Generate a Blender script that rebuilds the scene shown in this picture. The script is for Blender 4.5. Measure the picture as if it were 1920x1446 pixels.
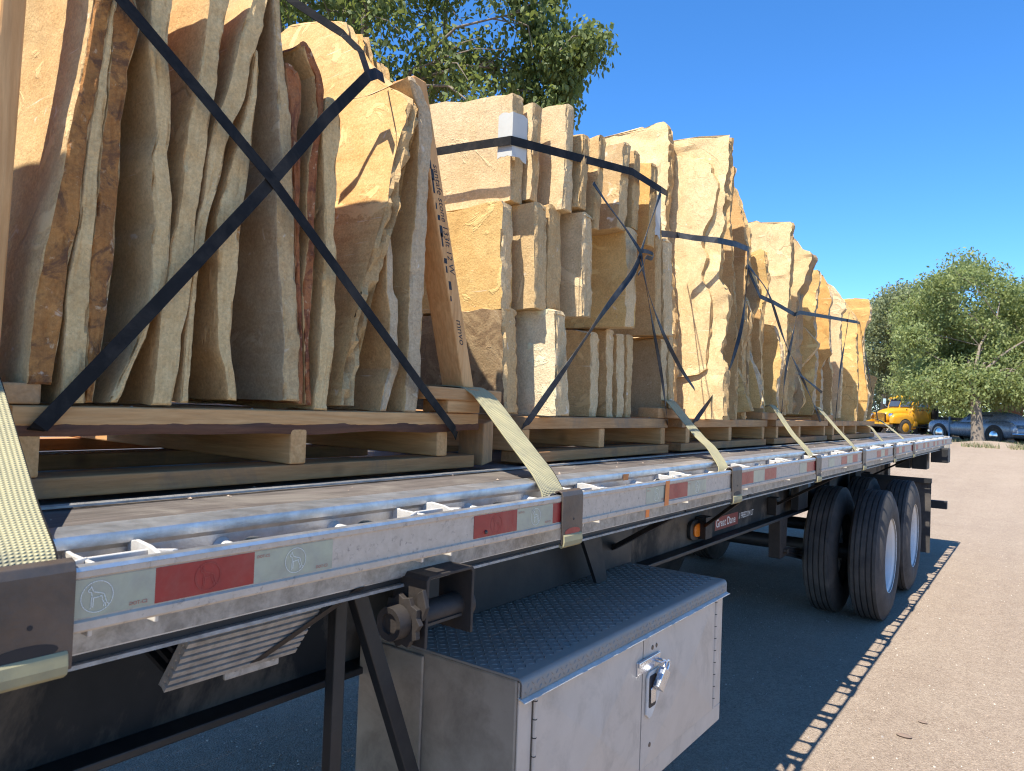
import bpy, bmesh, math, random
import numpy as np
from mathutils import Vector, Matrix, noise
R = math.radians
for o in list(bpy.data.objects): bpy.data.objects.remove(o, do_unlink=True)
scene = bpy.context.scene
COL = scene.collection
# ------------------------------------------------------------------ camera
CAM = Vector((0.96, 0.0, 1.661))
yaw, pit, rol = 0.634054, 0.025335, 0.037265
fw = Vector((-math.sin(yaw)*math.cos(pit), math.cos(yaw)*math.cos(pit), math.sin(pit)))
rt = Vector((math.cos(yaw), math.sin(yaw), 0)); up = rt.cross(fw)
rt2 = math.cos(rol)*rt + math.sin(rol)*up; up2 = -math.sin(rol)*rt + math.cos(rol)*up
cd = bpy.data.cameras.new('camera'); co = bpy.data.objects.new('camera', cd); COL.objects.link(co)
m = Matrix((rt2, up2, -fw)).transposed().to_4x4(); m.translation = CAM
co.matrix_world = m
cd.sensor_fit = 'HORIZONTAL'; cd.sensor_width = 36.0; cd.lens = 36.0*1360/1920
cd.clip_start = 0.05; cd.clip_end = 2000
cd.dof.use_dof = True; cd.dof.focus_distance = 3.2; cd.dof.aperture_fstop = 13.0
scene.camera = co
scene.cycles.filter_width = 1.15
# ------------------------------------------------------------------ sky, sun, exposure
LD = Vector((0.06, 0.80, -1.437)).normalized()          # direction the sunlight travels
elev = math.asin(-LD.z); az = math.atan2(-LD.x, -LD.y)   # azimuth of the sun from +Y
w = bpy.data.worlds.new('World'); scene.world = w; w.use_nodes = True
nt = w.node_tree; nt.nodes.clear()
sky = nt.nodes.new('ShaderNodeTexSky'); sky.sky_type = 'NISHITA'; sky.sun_disc = False
sky.sun_elevation = elev; sky.sun_rotation = az; sky.altitude = 1900; sky.air_density = 1.0; sky.dust_density = 0.0; sky.ozone_density = 8.0
hsv = nt.nodes.new('ShaderNodeHueSaturation'); hsv.inputs['Saturation'].default_value = 1.16; hsv.inputs['Value'].default_value = 1.0
bg = nt.nodes.new('ShaderNodeBackground'); bg.inputs['Strength'].default_value = 0.15
wo = nt.nodes.new('ShaderNodeOutputWorld')
nt.links.new(sky.outputs[0], hsv.inputs['Color']); nt.links.new(hsv.outputs[0], bg.inputs[0]); nt.links.new(bg.outputs[0], wo.inputs[0])
sl = bpy.data.lights.new('sun', 'SUN'); sl.energy = 5.0; sl.angle = R(0.53); sl.color = (1.0, 0.955, 0.85)
so = bpy.data.objects.new('sun', sl); COL.objects.link(so)
so.rotation_euler = LD.to_track_quat('-Z', 'Y').to_euler(); so.location = (-2, -6, 12)
vs = scene.view_settings; vs.view_transform = 'Standard'; vs.look = 'None'; vs.exposure = 1.02; vs.gamma = 1.0; vs.use_curve_mapping = False
# ------------------------------------------------------------------ helpers
random.seed(7); RNG = np.random.default_rng(11)
class MB:
    def __init__(s): s.v=[]; s.f=[]; s.mi=[]; s.uv=None
    def add(s, vs_, fs_, mi=0):
        b=len(s.v); s.v += [tuple(p) for p in vs_]; s.f += [tuple(i+b for i in f) for f in fs_]; s.mi += [mi]*len(fs_); return s
    def box(s, x0,x1,y0,y1,z0,z1, mi=0):
        return s.add([(x0,y0,z0),(x1,y0,z0),(x1,y1,z0),(x0,y1,z0),(x0,y0,z1),(x1,y0,z1),(x1,y1,z1),(x0,y1,z1)],
                     [(0,3,2,1),(4,5,6,7),(0,1,5,4),(1,2,6,5),(2,3,7,6),(3,0,4,7)], mi)
    def obox(s, o, a, b, c, mi=0):                       # box from corner o with edge vectors a,b,c
        o,a,b,c=map(Vector,(o,a,b,c)); 
        if a.cross(b).dot(c)<0: a,b=b,a
        return s.add([o,o+a,o+a+b,o+b,o+c,o+a+c,o+a+b+c,o+b+c],[(0,3,2,1),(4,5,6,7),(0,1,5,4),(1,2,6,5),(2,3,7,6),(3,0,4,7)], mi)
    def prism(s, prof, axis, a, b, mi=0):                # closed 2D profile extruded along axis
        n=len(prof)
        def P(p,t): return {'x':(t,p[0],p[1]),'y':(p[0],t,p[1]),'z':(p[0],p[1],t)}[axis]
        ar=sum(prof[i][0]*prof[(i+1)%n][1]-prof[(i+1)%n][0]*prof[i][1] for i in range(n))
        if (ar>0)==(axis=='y'): prof=prof[::-1]
        vs_=[P(p,a) for p in prof]+[P(p,b) for p in prof]
        return s.add(vs_,[tuple(range(n))[::-1],tuple(range(n,2*n))]+[(i,(i+1)%n,n+(i+1)%n,n+i) for i in range(n)], mi)
    def tube(s, pts, r, n=8, mi=0, cap=True):
        pts=[Vector(p) for p in pts]; rr=r if isinstance(r,(list,tuple)) else [r]*len(pts)
        vs_=[];u=None
        for i,p in enumerate(pts):
            t=(pts[min(i+1,len(pts)-1)]-pts[max(i-1,0)]).normalized()
            if u is None: u=t.orthogonal().normalized()
            else: u=(u-t*u.dot(t)).normalized()
            v=t.cross(u)
            for k in range(n):
                a=2*math.pi*k/n; vs_.append(p+(u*math.cos(a)+v*math.sin(a))*rr[i])
        fs_=[(i*n+k,i*n+(k+1)%n,(i+1)*n+(k+1)%n,(i+1)*n+k) for i in range(len(pts)-1) for k in range(n)]
        if cap: fs_+=[tuple(range(n))[::-1],tuple(range((len(pts)-1)*n,len(pts)*n))]
        return s.add(vs_,fs_,mi)
    def lathe(s, prof, axis, c, n=32, mi=0):             # prof: (radius, along)
        c=Vector(c); vs_=[]
        for r,t in prof:
            for k in range(n):
                a=2*math.pi*k/n; q=(r*math.cos(a),r*math.sin(a))
                vs_.append(c+Vector({'x':(t,q[0],q[1]),'y':(q[1],t,q[0]),'z':(q[0],q[1],t)}[axis]))
        fs_=[(i*n+k,i*n+(k+1)%n,(i+1)*n+(k+1)%n,(i+1)*n+k) for i in range(len(prof)-1) for k in range(n)]
        return s.add(vs_,fs_,mi)
def link(o, parent=None, inv=None):
    COL.objects.link(o)
    if parent is not None:
        o.parent=parent
        if inv is not None: o.matrix_parent_inverse=inv
    return o
def setp(o, label=None, cat=None, group=None, kind=None):
    if label: o['label']=label
    if cat: o['category']=cat; o['kind']='thing'
    if group: o['group']=group
    if kind: o['kind']=kind
    return o
def inv_of(p):
    return Matrix.Translation(-p.location) if p is not None and p.type=='EMPTY' and p.parent is None else None
def obj(name, mb, mats, parent=None, smooth=False, bevel=0.0, local=False, sharp=35):
    me=bpy.data.meshes.new(name)
    me.from_pydata([tuple(v) for v in mb.v],[],mb.f); 
    for mt in (mats if isinstance(mats,(list,tuple)) else [mats]): me.materials.append(mt)
    if any(mb.mi): me.polygons.foreach_set('material_index', mb.mi)
    bm=bmesh.new(); bm.from_mesh(me); bmesh.ops.recalc_face_normals(bm, faces=bm.faces); bm.to_mesh(me); bm.free()
    if mb.uv is not None:
        ul=me.uv_layers.new(name='UVMap')
        for l in me.loops: ul.data[l.index].uv=mb.uv[l.vertex_index]
    if smooth:
        me.shade_smooth(); me.set_sharp_from_angle(angle=R(sharp))
    me.update()
    o=bpy.data.objects.new(name,me)
    link(o,parent,None if local else inv_of(parent))
    if bevel:
        b=o.modifiers.new('bevel','BEVEL'); b.width=bevel; b.segments=2; b.limit_method='ANGLE'; b.angle_limit=R(40); b.harden_normals=False
    return o
def empty(name, loc, rz=0.0):
    o=bpy.data.objects.new(name,None); COL.objects.link(o); o.location=loc; o.rotation_euler=(0,0,rz); o.empty_display_size=.1
    return o
def inst(o, loc, parent=None, rot=None):                 # copy of a single mesh part sharing its data
    c=o.copy(); COL.objects.link(c); c.location=loc
    if rot is not None: c.rotation_euler=rot
    return c
def copy_tree(o, parent=None):
    c=o.copy(); COL.objects.link(c)
    if parent is not None: c.parent=parent
    for ch in list(o.children): copy_tree(ch,c)
    return c
# ------------------------------------------------------------------ materials
def newmat(name):
    mt=bpy.data.materials.new(name); mt.use_nodes=True; t=mt.node_tree; t.nodes.clear()
    out=t.nodes.new('ShaderNodeOutputMaterial'); bs=t.nodes.new('ShaderNodeBsdfPrincipled'); t.links.new(bs.outputs[0],out.inputs[0])
    return mt,t,bs
def N(t,kind,**kw):
    n=t.nodes.new('ShaderNode'+kind)
    for k,v in kw.items():
        if k.startswith('i_'):
            key=k[2:]; key=int(key) if key.isdigit() else key
            n.inputs[key].default_value=v
        else: setattr(n,k,v)
    return n
def coords(t, sc=(1,1,1), randomize=True, kind='Object'):
    tc=N(t,'TexCoord'); mp=N(t,'Mapping'); mp.inputs['Scale'].default_value=sc
    if randomize:
        oi=N(t,'ObjectInfo'); cm=N(t,'CombineXYZ'); mu=N(t,'Math',operation='MULTIPLY'); mu.inputs[1].default_value=37.0
        t.links.new(oi.outputs['Random'],mu.inputs[0])
        for i in range(3): t.links.new(mu.outputs[0],cm.inputs[i])
        t.links.new(cm.outputs[0],mp.inputs['Location'])
    t.links.new(tc.outputs[kind],mp.inputs['Vector'])
    return mp.outputs[0]
def noi(t,vec,scale,detail=5,rough=.6,dist=0.0):
    n=N(t,'TexNoise'); n.inputs['Scale'].default_value=scale; n.inputs['Detail'].default_value=detail; n.inputs['Roughness'].default_value=rough; n.inputs['Distortion'].default_value=dist
    t.links.new(vec,n.inputs['Vector']); return n.outputs['Fac']
def ramp(t,fac,a,b,c0=(0,0,0,1),c1=(1,1,1,1)):
    r=N(t,'ValToRGB'); r.color_ramp.elements[0].position=a; r.color_ramp.elements[1].position=b
    r.color_ramp.elements[0].color=c0; r.color_ramp.elements[1].color=c1
    t.links.new(fac,r.inputs[0]); return r.outputs[0]
def mix(t,fac,a,b,blend='MIX',amt=None):
    n=N(t,'Mix',data_type='RGBA',blend_type=blend)
    if hasattr(fac,'links'): 
        if amt is not None:
            mm=N(t,'Math',operation='MULTIPLY'); mm.inputs[1].default_value=amt; t.links.new(fac,mm.inputs[0]); fac=mm.outputs[0]
        t.links.new(fac,n.inputs[0])
    else: n.inputs[0].default_value=fac
    for s,i in ((a,6),(b,7)):
        if hasattr(s,'links'): t.links.new(s,n.inputs[i])
        else: n.inputs[i].default_value=(*s,1) if len(s)==3 else s
    return n.outputs[2]
def bump(t,bs,hs):                                       # hs: list of (height, strength, distance)
    prev=None
    for h,st,ds in hs:
        b=N(t,'Bump'); b.inputs['Strength'].default_value=st; b.inputs['Distance'].default_value=ds
        t.links.new(h,b.inputs['Height'])
        if prev is not None: t.links.new(prev,b.inputs['Normal'])
        prev=b.outputs[0]
    t.links.new(prev,bs.inputs['Normal'])
def plain(name,c,rough=.5,metal=0.0,c2=None,scale=8,dirt=None,dirt_amt=.5,dirt_scale=3,bmp=.0,bscale=120,sc=(1,1,1),spec=.5,rv=.15,drange=(.45,.7)):
    mt,t,bs=newmat(name); v=coords(t,sc)
    n1=noi(t,v,scale); col=mix(t,ramp(t,n1,.3,.7),c,c2 or tuple(x*.8 for x in c))
    if dirt:
        n2=noi(t,v,dirt_scale,8,.7,.4); col=mix(t,ramp(t,n2,*drange),col,dirt,amt=dirt_amt)
    t.links.new(col,bs.inputs['Base Color']); bs.inputs['Metallic'].default_value=metal; bs.inputs['Specular IOR Level'].default_value=spec
    mr=N(t,'MapRange'); mr.inputs['To Min'].default_value=max(.05,rough-rv); mr.inputs['To Max'].default_value=min(1,rough+rv)
    t.links.new(noi(t,v,scale*2.3,6),mr.inputs[0]); t.links.new(mr.outputs[0],bs.inputs['Roughness'])
    if bmp: bump(t,bs,[(noi(t,v,bscale,4),bmp,.002)])
    return mt
def stone_mat(name,a,b,stain=None,stain_amt=.6,band=0.0,speck=0.0,vein=None,rough_edge=False,flake=0.0,blot=None):
    wm=lambda c: None if c is None else (min(.8,c[0]*1.02),c[1]*.93,c[2]*.80)
    a,b,stain,vein=wm(a),wm(b),wm(stain),wm(vein)
    mt,t,bs=newmat(name); v=coords(t)
    big=noi(t,v,2.2,6,.55,.6); col=mix(t,ramp(t,big,.36,.64),a,b)
    if stain:
        s2=noi(t,v,3.4,7,.62,1.2); col=mix(t,ramp(t,s2,.5,.68),col,stain,amt=stain_amt)
    if band:
        wv=N(t,'TexWave',wave_type='BANDS',bands_direction='DIAGONAL'); wv.inputs['Scale'].default_value=2.6; wv.inputs['Distortion'].default_value=7; wv.inputs['Detail'].default_value=4; wv.inputs['Detail Scale'].default_value=1.6; wv.inputs['Detail Roughness'].default_value=.65
        t.links.new(v,wv.inputs['Vector']); col=mix(t,ramp(t,wv.outputs['Fac'],.35,.95),col,tuple(x*y for x,y in zip(a,(.86,.62,.40))),amt=band*.6)
        tc2=N(t,'TexCoord'); m2=N(t,'Mapping'); m2.inputs['Rotation'].default_value=(0,R(-33),0); m2.inputs['Scale'].default_value=(1.1,1,13); t.links.new(tc2.outputs['Object'],m2.inputs['Vector']); sk=noi(t,m2.outputs[0],2.2,6,.62,.5)
        col=mix(t,ramp(t,sk,.47,.66),col,tuple(x*y for x,y in zip(a,(.74,.50,.28))),amt=band*.85); sk2=noi(t,m2.outputs[0],5.5,4,.6,.2); col=mix(t,ramp(t,sk2,.55,.7),col,tuple(min(1,x*y) for x,y in zip(a,(1.15,1.2,1.25))),amt=band*.5)
    if vein:
        vn=noi(t,v,7,8,.7,2.4); col=mix(t,ramp(t,vn,.44,.54),vein,col)
    gr=noi(t,v,150,4,.75); col=mix(t,.5,col,mix(t,ramp(t,gr,.32,.68),tuple(x*.55 for x in a),tuple(min(1,x*1.32) for x in a)),)
    blo=noi(t,v,5.5,7,.68,1.0); col=mix(t,ramp(t,blo,.54,.68),col,tuple(x*y for x,y in zip(b,(.80,.74,.66))),amt=.35)
    mid=noi(t,v,17,6,.7,.5); col=mix(t,ramp(t,mid,.30,.72,(.70,.66,.62,1),(1.14,1.13,1.1,1)),(1,1,1),(1,1,1)) if False else mix(t,.8,col,ramp(t,mid,.28,.66,(.78,.73,.67,1),(1,1,1,1)),'MULTIPLY')
    sp=noi(t,v,26,3,.5,.8); col=mix(t,ramp(t,sp,.70-.1*speck,.78-.06*speck),col,(.74,.68,.56),amt=.55+.3*speck)
    pit=noi(t,v,60,4,.7); col=mix(t,ramp(t,pit,.26,.36,(1,1,1,1),(0,0,0,1)),col,tuple(x*.38 for x in b),amt=.55)
    if blot:
        bl=noi(t,v,13,8,.72,1.4); col=mix(t,ramp(t,bl,.50,.60),col,blot,amt=.8); bl2=noi(t,v,34,5,.7,.6); col=mix(t,ramp(t,bl2,.60,.68),col,(.66,.46,.27),amt=.7)
    if not rough_edge:
        wv1=noi(t,v,1.7,4,.6); cx1=N(t,'CombineXYZ'); [t.links.new(wv1,cx1.inputs[i]) for i in range(3)]; av=N(t,'VectorMath',operation='MULTIPLY_ADD'); av.inputs[1].default_value=(.6,.6,.6); t.links.new(cx1.outputs[0],av.inputs[0]); t.links.new(v,av.inputs[2])
        vk=N(t,'TexVoronoi',feature='DISTANCE_TO_EDGE'); vk.inputs['Scale'].default_value=1.5; t.links.new(av.outputs[0],vk.inputs['Vector'])
        ck=ramp(t,vk.outputs['Distance'],.003,.011,(1,1,1,1),(0,0,0,1)); mk=ramp(t,noi(t,v,1.9,3,.5),.55,.62); mm=N(t,'Math',operation='MULTIPLY'); t.links.new(ck,mm.inputs[0]); t.links.new(mk,mm.inputs[1]); crack=mm.outputs[0]
        col=mix(t,crack,col,tuple(x*.45 for x in b),amt=.5)
        ms_=N(t,'Mapping'); ms_.inputs['Rotation'].default_value=(0,R(52),0); ms_.inputs['Scale'].default_value=(3,30,70); t.links.new(v,ms_.inputs['Vector']); scr=noi(t,ms_.outputs[0],1.3,3,.5); col=mix(t,ramp(t,scr,.70,.76),col,(.80,.72,.58),amt=.55)
        sc2=noi(t,v,4.2,8,.6,2.0); col=mix(t,ramp(t,sc2,.60,.63),col,tuple(min(.82,x*1.22) for x in a),amt=.6)
    t.links.new(col,bs.inputs['Base Color']); bs.inputs['Roughness'].default_value=.88; bs.inputs['Specular IOR Level'].default_value=.22
    hs=[(noi(t,v,7,5,.55,.4),.35,.012),(noi(t,v,60,5,.7,.3),.25,.004),(gr,.7,.003)]
    if not rough_edge:
        iv=N(t,'Math',operation='SUBTRACT'); iv.inputs[0].default_value=1.0; t.links.new(crack,iv.inputs[1]); hs+=[(iv.outputs[0],.35,.003),(ramp(t,sc2,.60,.63),.45,.005)]
    if rough_edge:
        vo=N(t,'TexVoronoi',feature='F1'); vo.inputs['Scale'].default_value=42; t.links.new(v,vo.inputs['Vector'])
        vl=coords(t,(.6,7,.35)); lam=noi(t,vl,26,5,.6,.3); col=mix(t,.3,col,ramp(t,lam,.36,.62,(.72,.66,.58,1),(1,1,1,1)),'MULTIPLY'); t.links.new(col,bs.inputs['Base Color'])
        hs=[(noi(t,v,22,8,.72,.8),.5,.010),(lam,.25,.004),(vo.outputs['Distance'],.4,.004),(gr,.7,.003)]
    if flake:
        vo=N(t,'TexVoronoi',feature='F1',distance='CHEBYCHEV'); vo.inputs['Scale'].default_value=3.2; vo.inputs['Randomness'].default_value=1
        wp=noi(t,v,2.5,6,.6,.5); ad=N(t,'Mix',data_type='VECTOR'); ad.inputs[0].default_value=.35
        t.links.new(v,ad.inputs[4]); 
        cx=N(t,'CombineXYZ'); [t.links.new(wp,cx.inputs[i]) for i in range(3)]; t.links.new(cx.outputs[0],ad.inputs[5]); 
        st=N(t,'Math',operation='SNAP'); st.inputs[1].default_value=.09; t.links.new(noi(t,ad.outputs[1],3.6,9,.55,1.2),st.inputs[0])
        hs=[(st.outputs[0],.8*flake,.03)]+hs
    bump(t,bs,hs); return mt
F=dict(
 buff=stone_mat('stone_buff',(.64,.50,.30),(.55,.41,.235),(.56,.36,.15),.5),
 tan=stone_mat('stone_tan',(.60,.45,.255),(.50,.36,.19),(.56,.34,.12),.6,band=.4),
 orange=stone_mat('stone_orange',(.66,.44,.18),(.60,.37,.14),(.60,.32,.09),.55,band=.35),
 golden=stone_mat('stone_golden',(.70,.52,.25),(.64,.44,.19),(.68,.41,.13),.6,band=.4),
 cream=stone_mat('stone_cream',(.68,.55,.37),(.60,.47,.295),(.60,.42,.20),.45),
 creamflag=stone_mat('stone_creamflag',(.74,.60,.38),(.69,.53,.305),(.68,.44,.18),.45,flake=1.0),
 white=stone_mat('stone_white',(.78,.69,.52),(.72,.61,.43),None,flake=.6),
 umber=stone_mat('stone_umber',(.62,.43,.225),(.49,.325,.16),(.50,.33,.14),.5,band=.3),
 greytan=stone_mat('stone_greytan',(.50,.43,.32),(.45,.35,.22),(.46,.31,.14),.6,band=.55),
 greybrown=stone_mat('stone_greybrown',(.46,.36,.235),(.37,.275,.165),(.42,.29,.14),.4),
 darkvein=stone_mat('stone_darkvein',(.25,.18,.115),(.18,.125,.08),None,vein=(.42,.33,.21)),
 redbrown=stone_mat('stone_redbrown',(.40,.22,.115),(.31,.165,.085),(.46,.22,.09),.6),
 banded=stone_mat('stone_banded',(.64,.46,.235),(.58,.37,.155),(.56,.30,.09),.6,band=1.0),
 scuffed=stone_mat('stone_scuffed',(.50,.37,.215),(.44,.30,.16),None,speck=1.0))
E_=dict(
 pale=stone_mat('edge_pale',(.80,.60,.345),(.71,.505,.265),(.66,.43,.18),.4,rough_edge=True),
 rust=stone_mat('edge_rust',(.50,.255,.09),(.37,.17,.065),(.64,.35,.125),.75,rough_edge=True,vein=(.25,.12,.055),blot=(.12,.06,.035)),
 red=stone_mat('edge_red',(.40,.16,.07),(.29,.11,.05),(.58,.36,.19),.6,rough_edge=True,blot=(.15,.05,.03)),
 grey=stone_mat('edge_grey',(.60,.50,.365),(.51,.41,.285),None,rough_edge=True,speck=.4),
 buff=stone_mat('edge_buff',(.63,.49,.295),(.54,.40,.23),(.56,.37,.165),.4,rough_edge=True,speck=.5),
 tan=stone_mat('edge_tan',(.58,.43,.24),(.49,.345,.185),(.56,.34,.13),.5,rough_edge=True),
 cream=stone_mat('edge_cream',(.70,.57,.375),(.61,.48,.295),None,rough_edge=True,speck=.5),
 umber=stone_mat('edge_shaded',(.42,.31,.19),(.34,.245,.145),None,rough_edge=True))  # shade on one cream slab's thick edge, put into its colour
def wood_mat(name,a,b,axis,dark=None,rough=.75):
    a=(min(.8,a[0]*1.05),a[1]*.86,a[2]*.70); b=(b[0]*1.05,b[1]*.85,b[2]*.68)
    mt,t,bs=newmat(name); sc={'x':(1.2,16,16),'y':(16,1.2,16),'z':(16,16,1.2)}[axis]
    v=coords(t,sc); v1=coords(t)
    g=noi(t,v,2.2,6,.65,1.3); col=mix(t,ramp(t,g,.35,.65),a,b)
    g2=noi(t,v,9,4,.6); col=mix(t,.5,col,ramp(t,g2,.3,.7,(.55,.5,.45,1),(1,1,1,1)),'MULTIPLY')
    kn=N(t,'TexVoronoi'); kn.inputs['Scale'].default_value=3.4; t.links.new(v1,kn.inputs['Vector']); col=mix(t,ramp(t,kn.outputs['Distance'],.0,.10,(1,1,1,1),(0,0,0,1)),col,tuple(x*.35 for x in b),amt=.75)
    if dark: col=mix(t,ramp(t,noi(t,v1,3.0,7,.7,.8),.5,.66),col,dark,amt=.75)
    t.links.new(col,bs.inputs['Base Color']); bs.inputs['Roughness'].default_value=rough; bs.inputs['Specular IOR Level'].default_value=.25
    bump(t,bs,[(g,.4,.004),(g2,.3,.002)]); return mt
WOOD={ax:wood_mat('pine_'+ax,(.70,.475,.245),(.60,.375,.175),ax) for ax in 'xyz'}
WOODD={ax:wood_mat('old_pine_'+ax,(.60,.395,.205),(.48,.30,.145),ax,dark=(.25,.175,.11)) for ax in 'xyz'}
WOODB=wood_mat('bottom_pine',(.50,.30,.145),(.38,.22,.10),'y',dark=(.20,.12,.07))
BARK=wood_mat('bark_edge',(.19,.10,.065),(.10,.055,.04),'y')
DECKW=wood_mat('deck_plank',(.145,.150,.165),(.085,.090,.10),'y',dark=(.22,.195,.165),rough=.6)
ALU=plain('dull_aluminium',(.60,.60,.60),.42,.85,(.47,.47,.48),14,(.20,.185,.165),.6,9,.25,180)
ALUR=plain('oxidised_aluminium',(.44,.41,.375),.62,.45,(.32,.30,.27),60,(.15,.135,.115),.7,26,.3,220)
ALUW=plain('chalky_aluminium',(.66,.62,.56),.6,.2,(.54,.50,.45),30,(.35,.30,.24),.5,8,.3,160)
RAILW=plain('rub_rail_white',(.57,.465,.355),.6,.0,(.47,.375,.28),50,(.22,.175,.145),.8,75,.3,200,drange=(.56,.68))
BLACK=plain('black_frame_paint',(.010,.010,.011),.55,0,(.018,.017,.017),6,(.07,.06,.05),.3,3.2,.2,60)
BLACKD=plain('muddy_black_beam',(.115,.090,.066),.8,0,(.080,.062,.046),5,(.008,.008,.008),.98,1.35,.2,60,drange=(.42,.52),sc=(1,1.0,.8))
RUSTS=plain('brown_steel',(.020,.016,.014),.65,.1,(.030,.023,.019),18,(.065,.045,.032),.4,9,.3,120)
STEEL=plain('worn_hook_steel',(.12,.10,.085),.45,.5,(.075,.062,.052),16,(.17,.105,.065),.5,7,.3,120)
ZINC=plain('zinc_hardware',(.62,.65,.70),.28,.9,(.5,.53,.58),20,None,bmp=.1)
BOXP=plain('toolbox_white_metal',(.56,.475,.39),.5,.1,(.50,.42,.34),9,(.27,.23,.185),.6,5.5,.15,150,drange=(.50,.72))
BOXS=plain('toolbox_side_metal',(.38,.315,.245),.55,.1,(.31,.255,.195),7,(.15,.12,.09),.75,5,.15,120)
TREAD=plain('dark_diamond_plate',(.27,.245,.215),.55,.15,(.22,.20,.175),7,(.25,.22,.19),.4,5,.15,120)
RUB=plain('tyre_rubber',(.040,.037,.035),.82,0,(.055,.049,.045),10,(.14,.115,.095),.6,3,.4,240,spec=.3)
RIMW=plain('white_wheel_paint',(.60,.59,.57),.4,.0,(.54,.53,.51),6,(.45,.40,.34),.4,5)
RED=plain('red_reflective_tape',(.33,.025,.022),.35,.0,(.26,.022,.02),30,(.35,.16,.12),.3,14)
GRY=plain('silver_reflective_tape',(.42,.43,.30),.38,.1,(.35,.35,.28),30,(.22,.20,.16),.4,14)
ORG=plain('orange_spray_paint',(.78,.24,.045),.6,0,(.66,.19,.035),40)
INKW=plain('pale_print',(.85,.85,.78),.5); INKR=plain('faded_red_print',(.42,.075,.06),.5); INKD=plain('marker_ink',(.012,.01,.012),.6); WHT=plain('white_lettering',(.75,.74,.72),.5)
DECR=plain('dark_red_decal',(.20,.012,.018),.35)
AMB=plain('amber_lens',(.78,.22,.02),.25,0,(.70,.18,.015),20)
CARD=plain('white_card',(.50,.49,.45),.8,0,(.45,.44,.40),20,(.42,.38,.31),.5,6)
STK=plain('grey_sticker',(.36,.37,.37),.5)
BAND=plain('black_strapping',(.009,.009,.009),.65,0,(.015,.014,.014),24,(.09,.075,.06),.35,9,.3,90,spec=.15)
BANDU=plain('woven_black_strapping',(.012,.014,.017),.55,.0,(.022,.025,.030),24,(.11,.11,.11),.45,13,.25,90,spec=.25)
def webbing_mat():
    mt,t,bs=newmat('yellow_webbing'); v=coords(t,randomize=False,kind='UV'); v2=coords(t)
    col=mix(t,ramp(t,noi(t,v2,5,6,.7),.35,.65),(.50,.445,.26),(.40,.365,.23))
    col=mix(t,ramp(t,noi(t,v2,3.2,7,.7,.6),.5,.7),col,(.20,.20,.165),amt=.75)
    w1=N(t,'TexWave',wave_type='BANDS',bands_direction='X'); w1.inputs['Scale'].default_value=64; t.links.new(v,w1.inputs['Vector']); w1.inputs['Distortion'].default_value=.6; w1.inputs['Detail'].default_value=2
    w2=N(t,'TexWave',wave_type='BANDS',bands_direction='Y'); w2.inputs['Scale'].default_value=46; t.links.new(v,w2.inputs['Vector'])
    ml=N(t,'Math',operation='MULTIPLY'); t.links.new(w1.outputs['Fac'],ml.inputs[0]); t.links.new(w2.outputs['Fac'],ml.inputs[1])
    col=mix(t,.65,col,ramp(t,ml.outputs[0],.0,.55,(.50,.48,.42,1),(1,1,1,1)),'MULTIPLY')
    t.links.new(col,bs.inputs['Base Color']); bs.inputs['Roughness'].default_value=.8; bs.inputs['Specular IOR Level'].default_value=.3
    bump(t,bs,[(ml.outputs[0],.8,.003)]); return mt
WEB=webbing_mat()
def ground_mat():
    mt,t,bs=newmat('gravel_ground'); v=coords(t,randomize=False)
    col=mix(t,ramp(t,noi(t,v,.35,5,.6),.35,.65),(.44,.345,.26),(.40,.31,.235))
    col=mix(t,ramp(t,noi(t,v,2.3,6,.65),.4,.7),col,(.49,.395,.30),amt=.55)
    vt=coords(t,(1.1,.05,1),False); col=mix(t,.7,col,ramp(t,noi(t,vt,1.0,5,.6,.3),.36,.64,(.84,.83,.82,1),(1,1,1,1)),'MULTIPLY')
    for sc_,am in ((42,.25),(115,.5)):
        vc=N(t,'TexVoronoi'); vc.inputs['Scale'].default_value=sc_; t.links.new(v,vc.inputs['Vector']); bw=N(t,'RGBToBW'); t.links.new(vc.outputs['Color'],bw.inputs[0]); col=mix(t,am,col,ramp(t,bw.outputs[0],.2,.8,(.50,.47,.45,1),(1.0,1.0,1.0,1)),'MULTIPLY')
    f1=noi(t,v,95,5,.8); col=mix(t,.55,col,ramp(t,f1,.28,.72,(.42,.40,.40,1),(1.0,1.0,1.0,1)),'MULTIPLY')
    vo=N(t,'TexVoronoi'); vo.inputs['Scale'].default_value=110; t.links.new(v,vo.inputs['Vector'])
    col=mix(t,ramp(t,noi(t,v,210,2,.5),.62,.70),col,(.58,.50,.42),amt=.6)
    col=mix(t,ramp(t,noi(t,v,140,2,.5),.28,.34,(1,1,1,1),(0,0,0,1)),col,(.11,.085,.07),amt=.65)
    t.links.new(col,bs.inputs['Base Color']); bs.inputs['Roughness'].default_value=.95; bs.inputs['Specular IOR Level'].default_value=.15
    bump(t,bs,[(noi(t,v,3,6,.6),.3,.03),(vo.outputs['Distance'],.6,.010),(f1,.6,.006)]); return mt
GROUND=ground_mat()
def leaf_mat(name,a,b,tr=(.16,.22,.03)):
    mt=bpy.data.materials.new(name); mt.use_nodes=True; t=mt.node_tree; t.nodes.clear()
    out=N(t,'OutputMaterial'); bs=N(t,'BsdfPrincipled'); tl=N(t,'BsdfTranslucent'); ms=N(t,'MixShader'); ms.inputs[0].default_value=.32
    ge=N(t,'NewGeometry'); col=mix(t,ge.outputs['Random Per Island'],a,b)
    t.links.new(col,bs.inputs['Base Color']); bs.inputs['Roughness'].default_value=.55; bs.inputs['Specular IOR Level'].default_value=.3
    tl.inputs['Color'].default_value=(*tr,1)
    t.links.new(bs.outputs[0],ms.inputs[1]); t.links.new(tl.outputs[0],ms.inputs[2]); t.links.new(ms.outputs[0],out.inputs[0]); return mt
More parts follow.
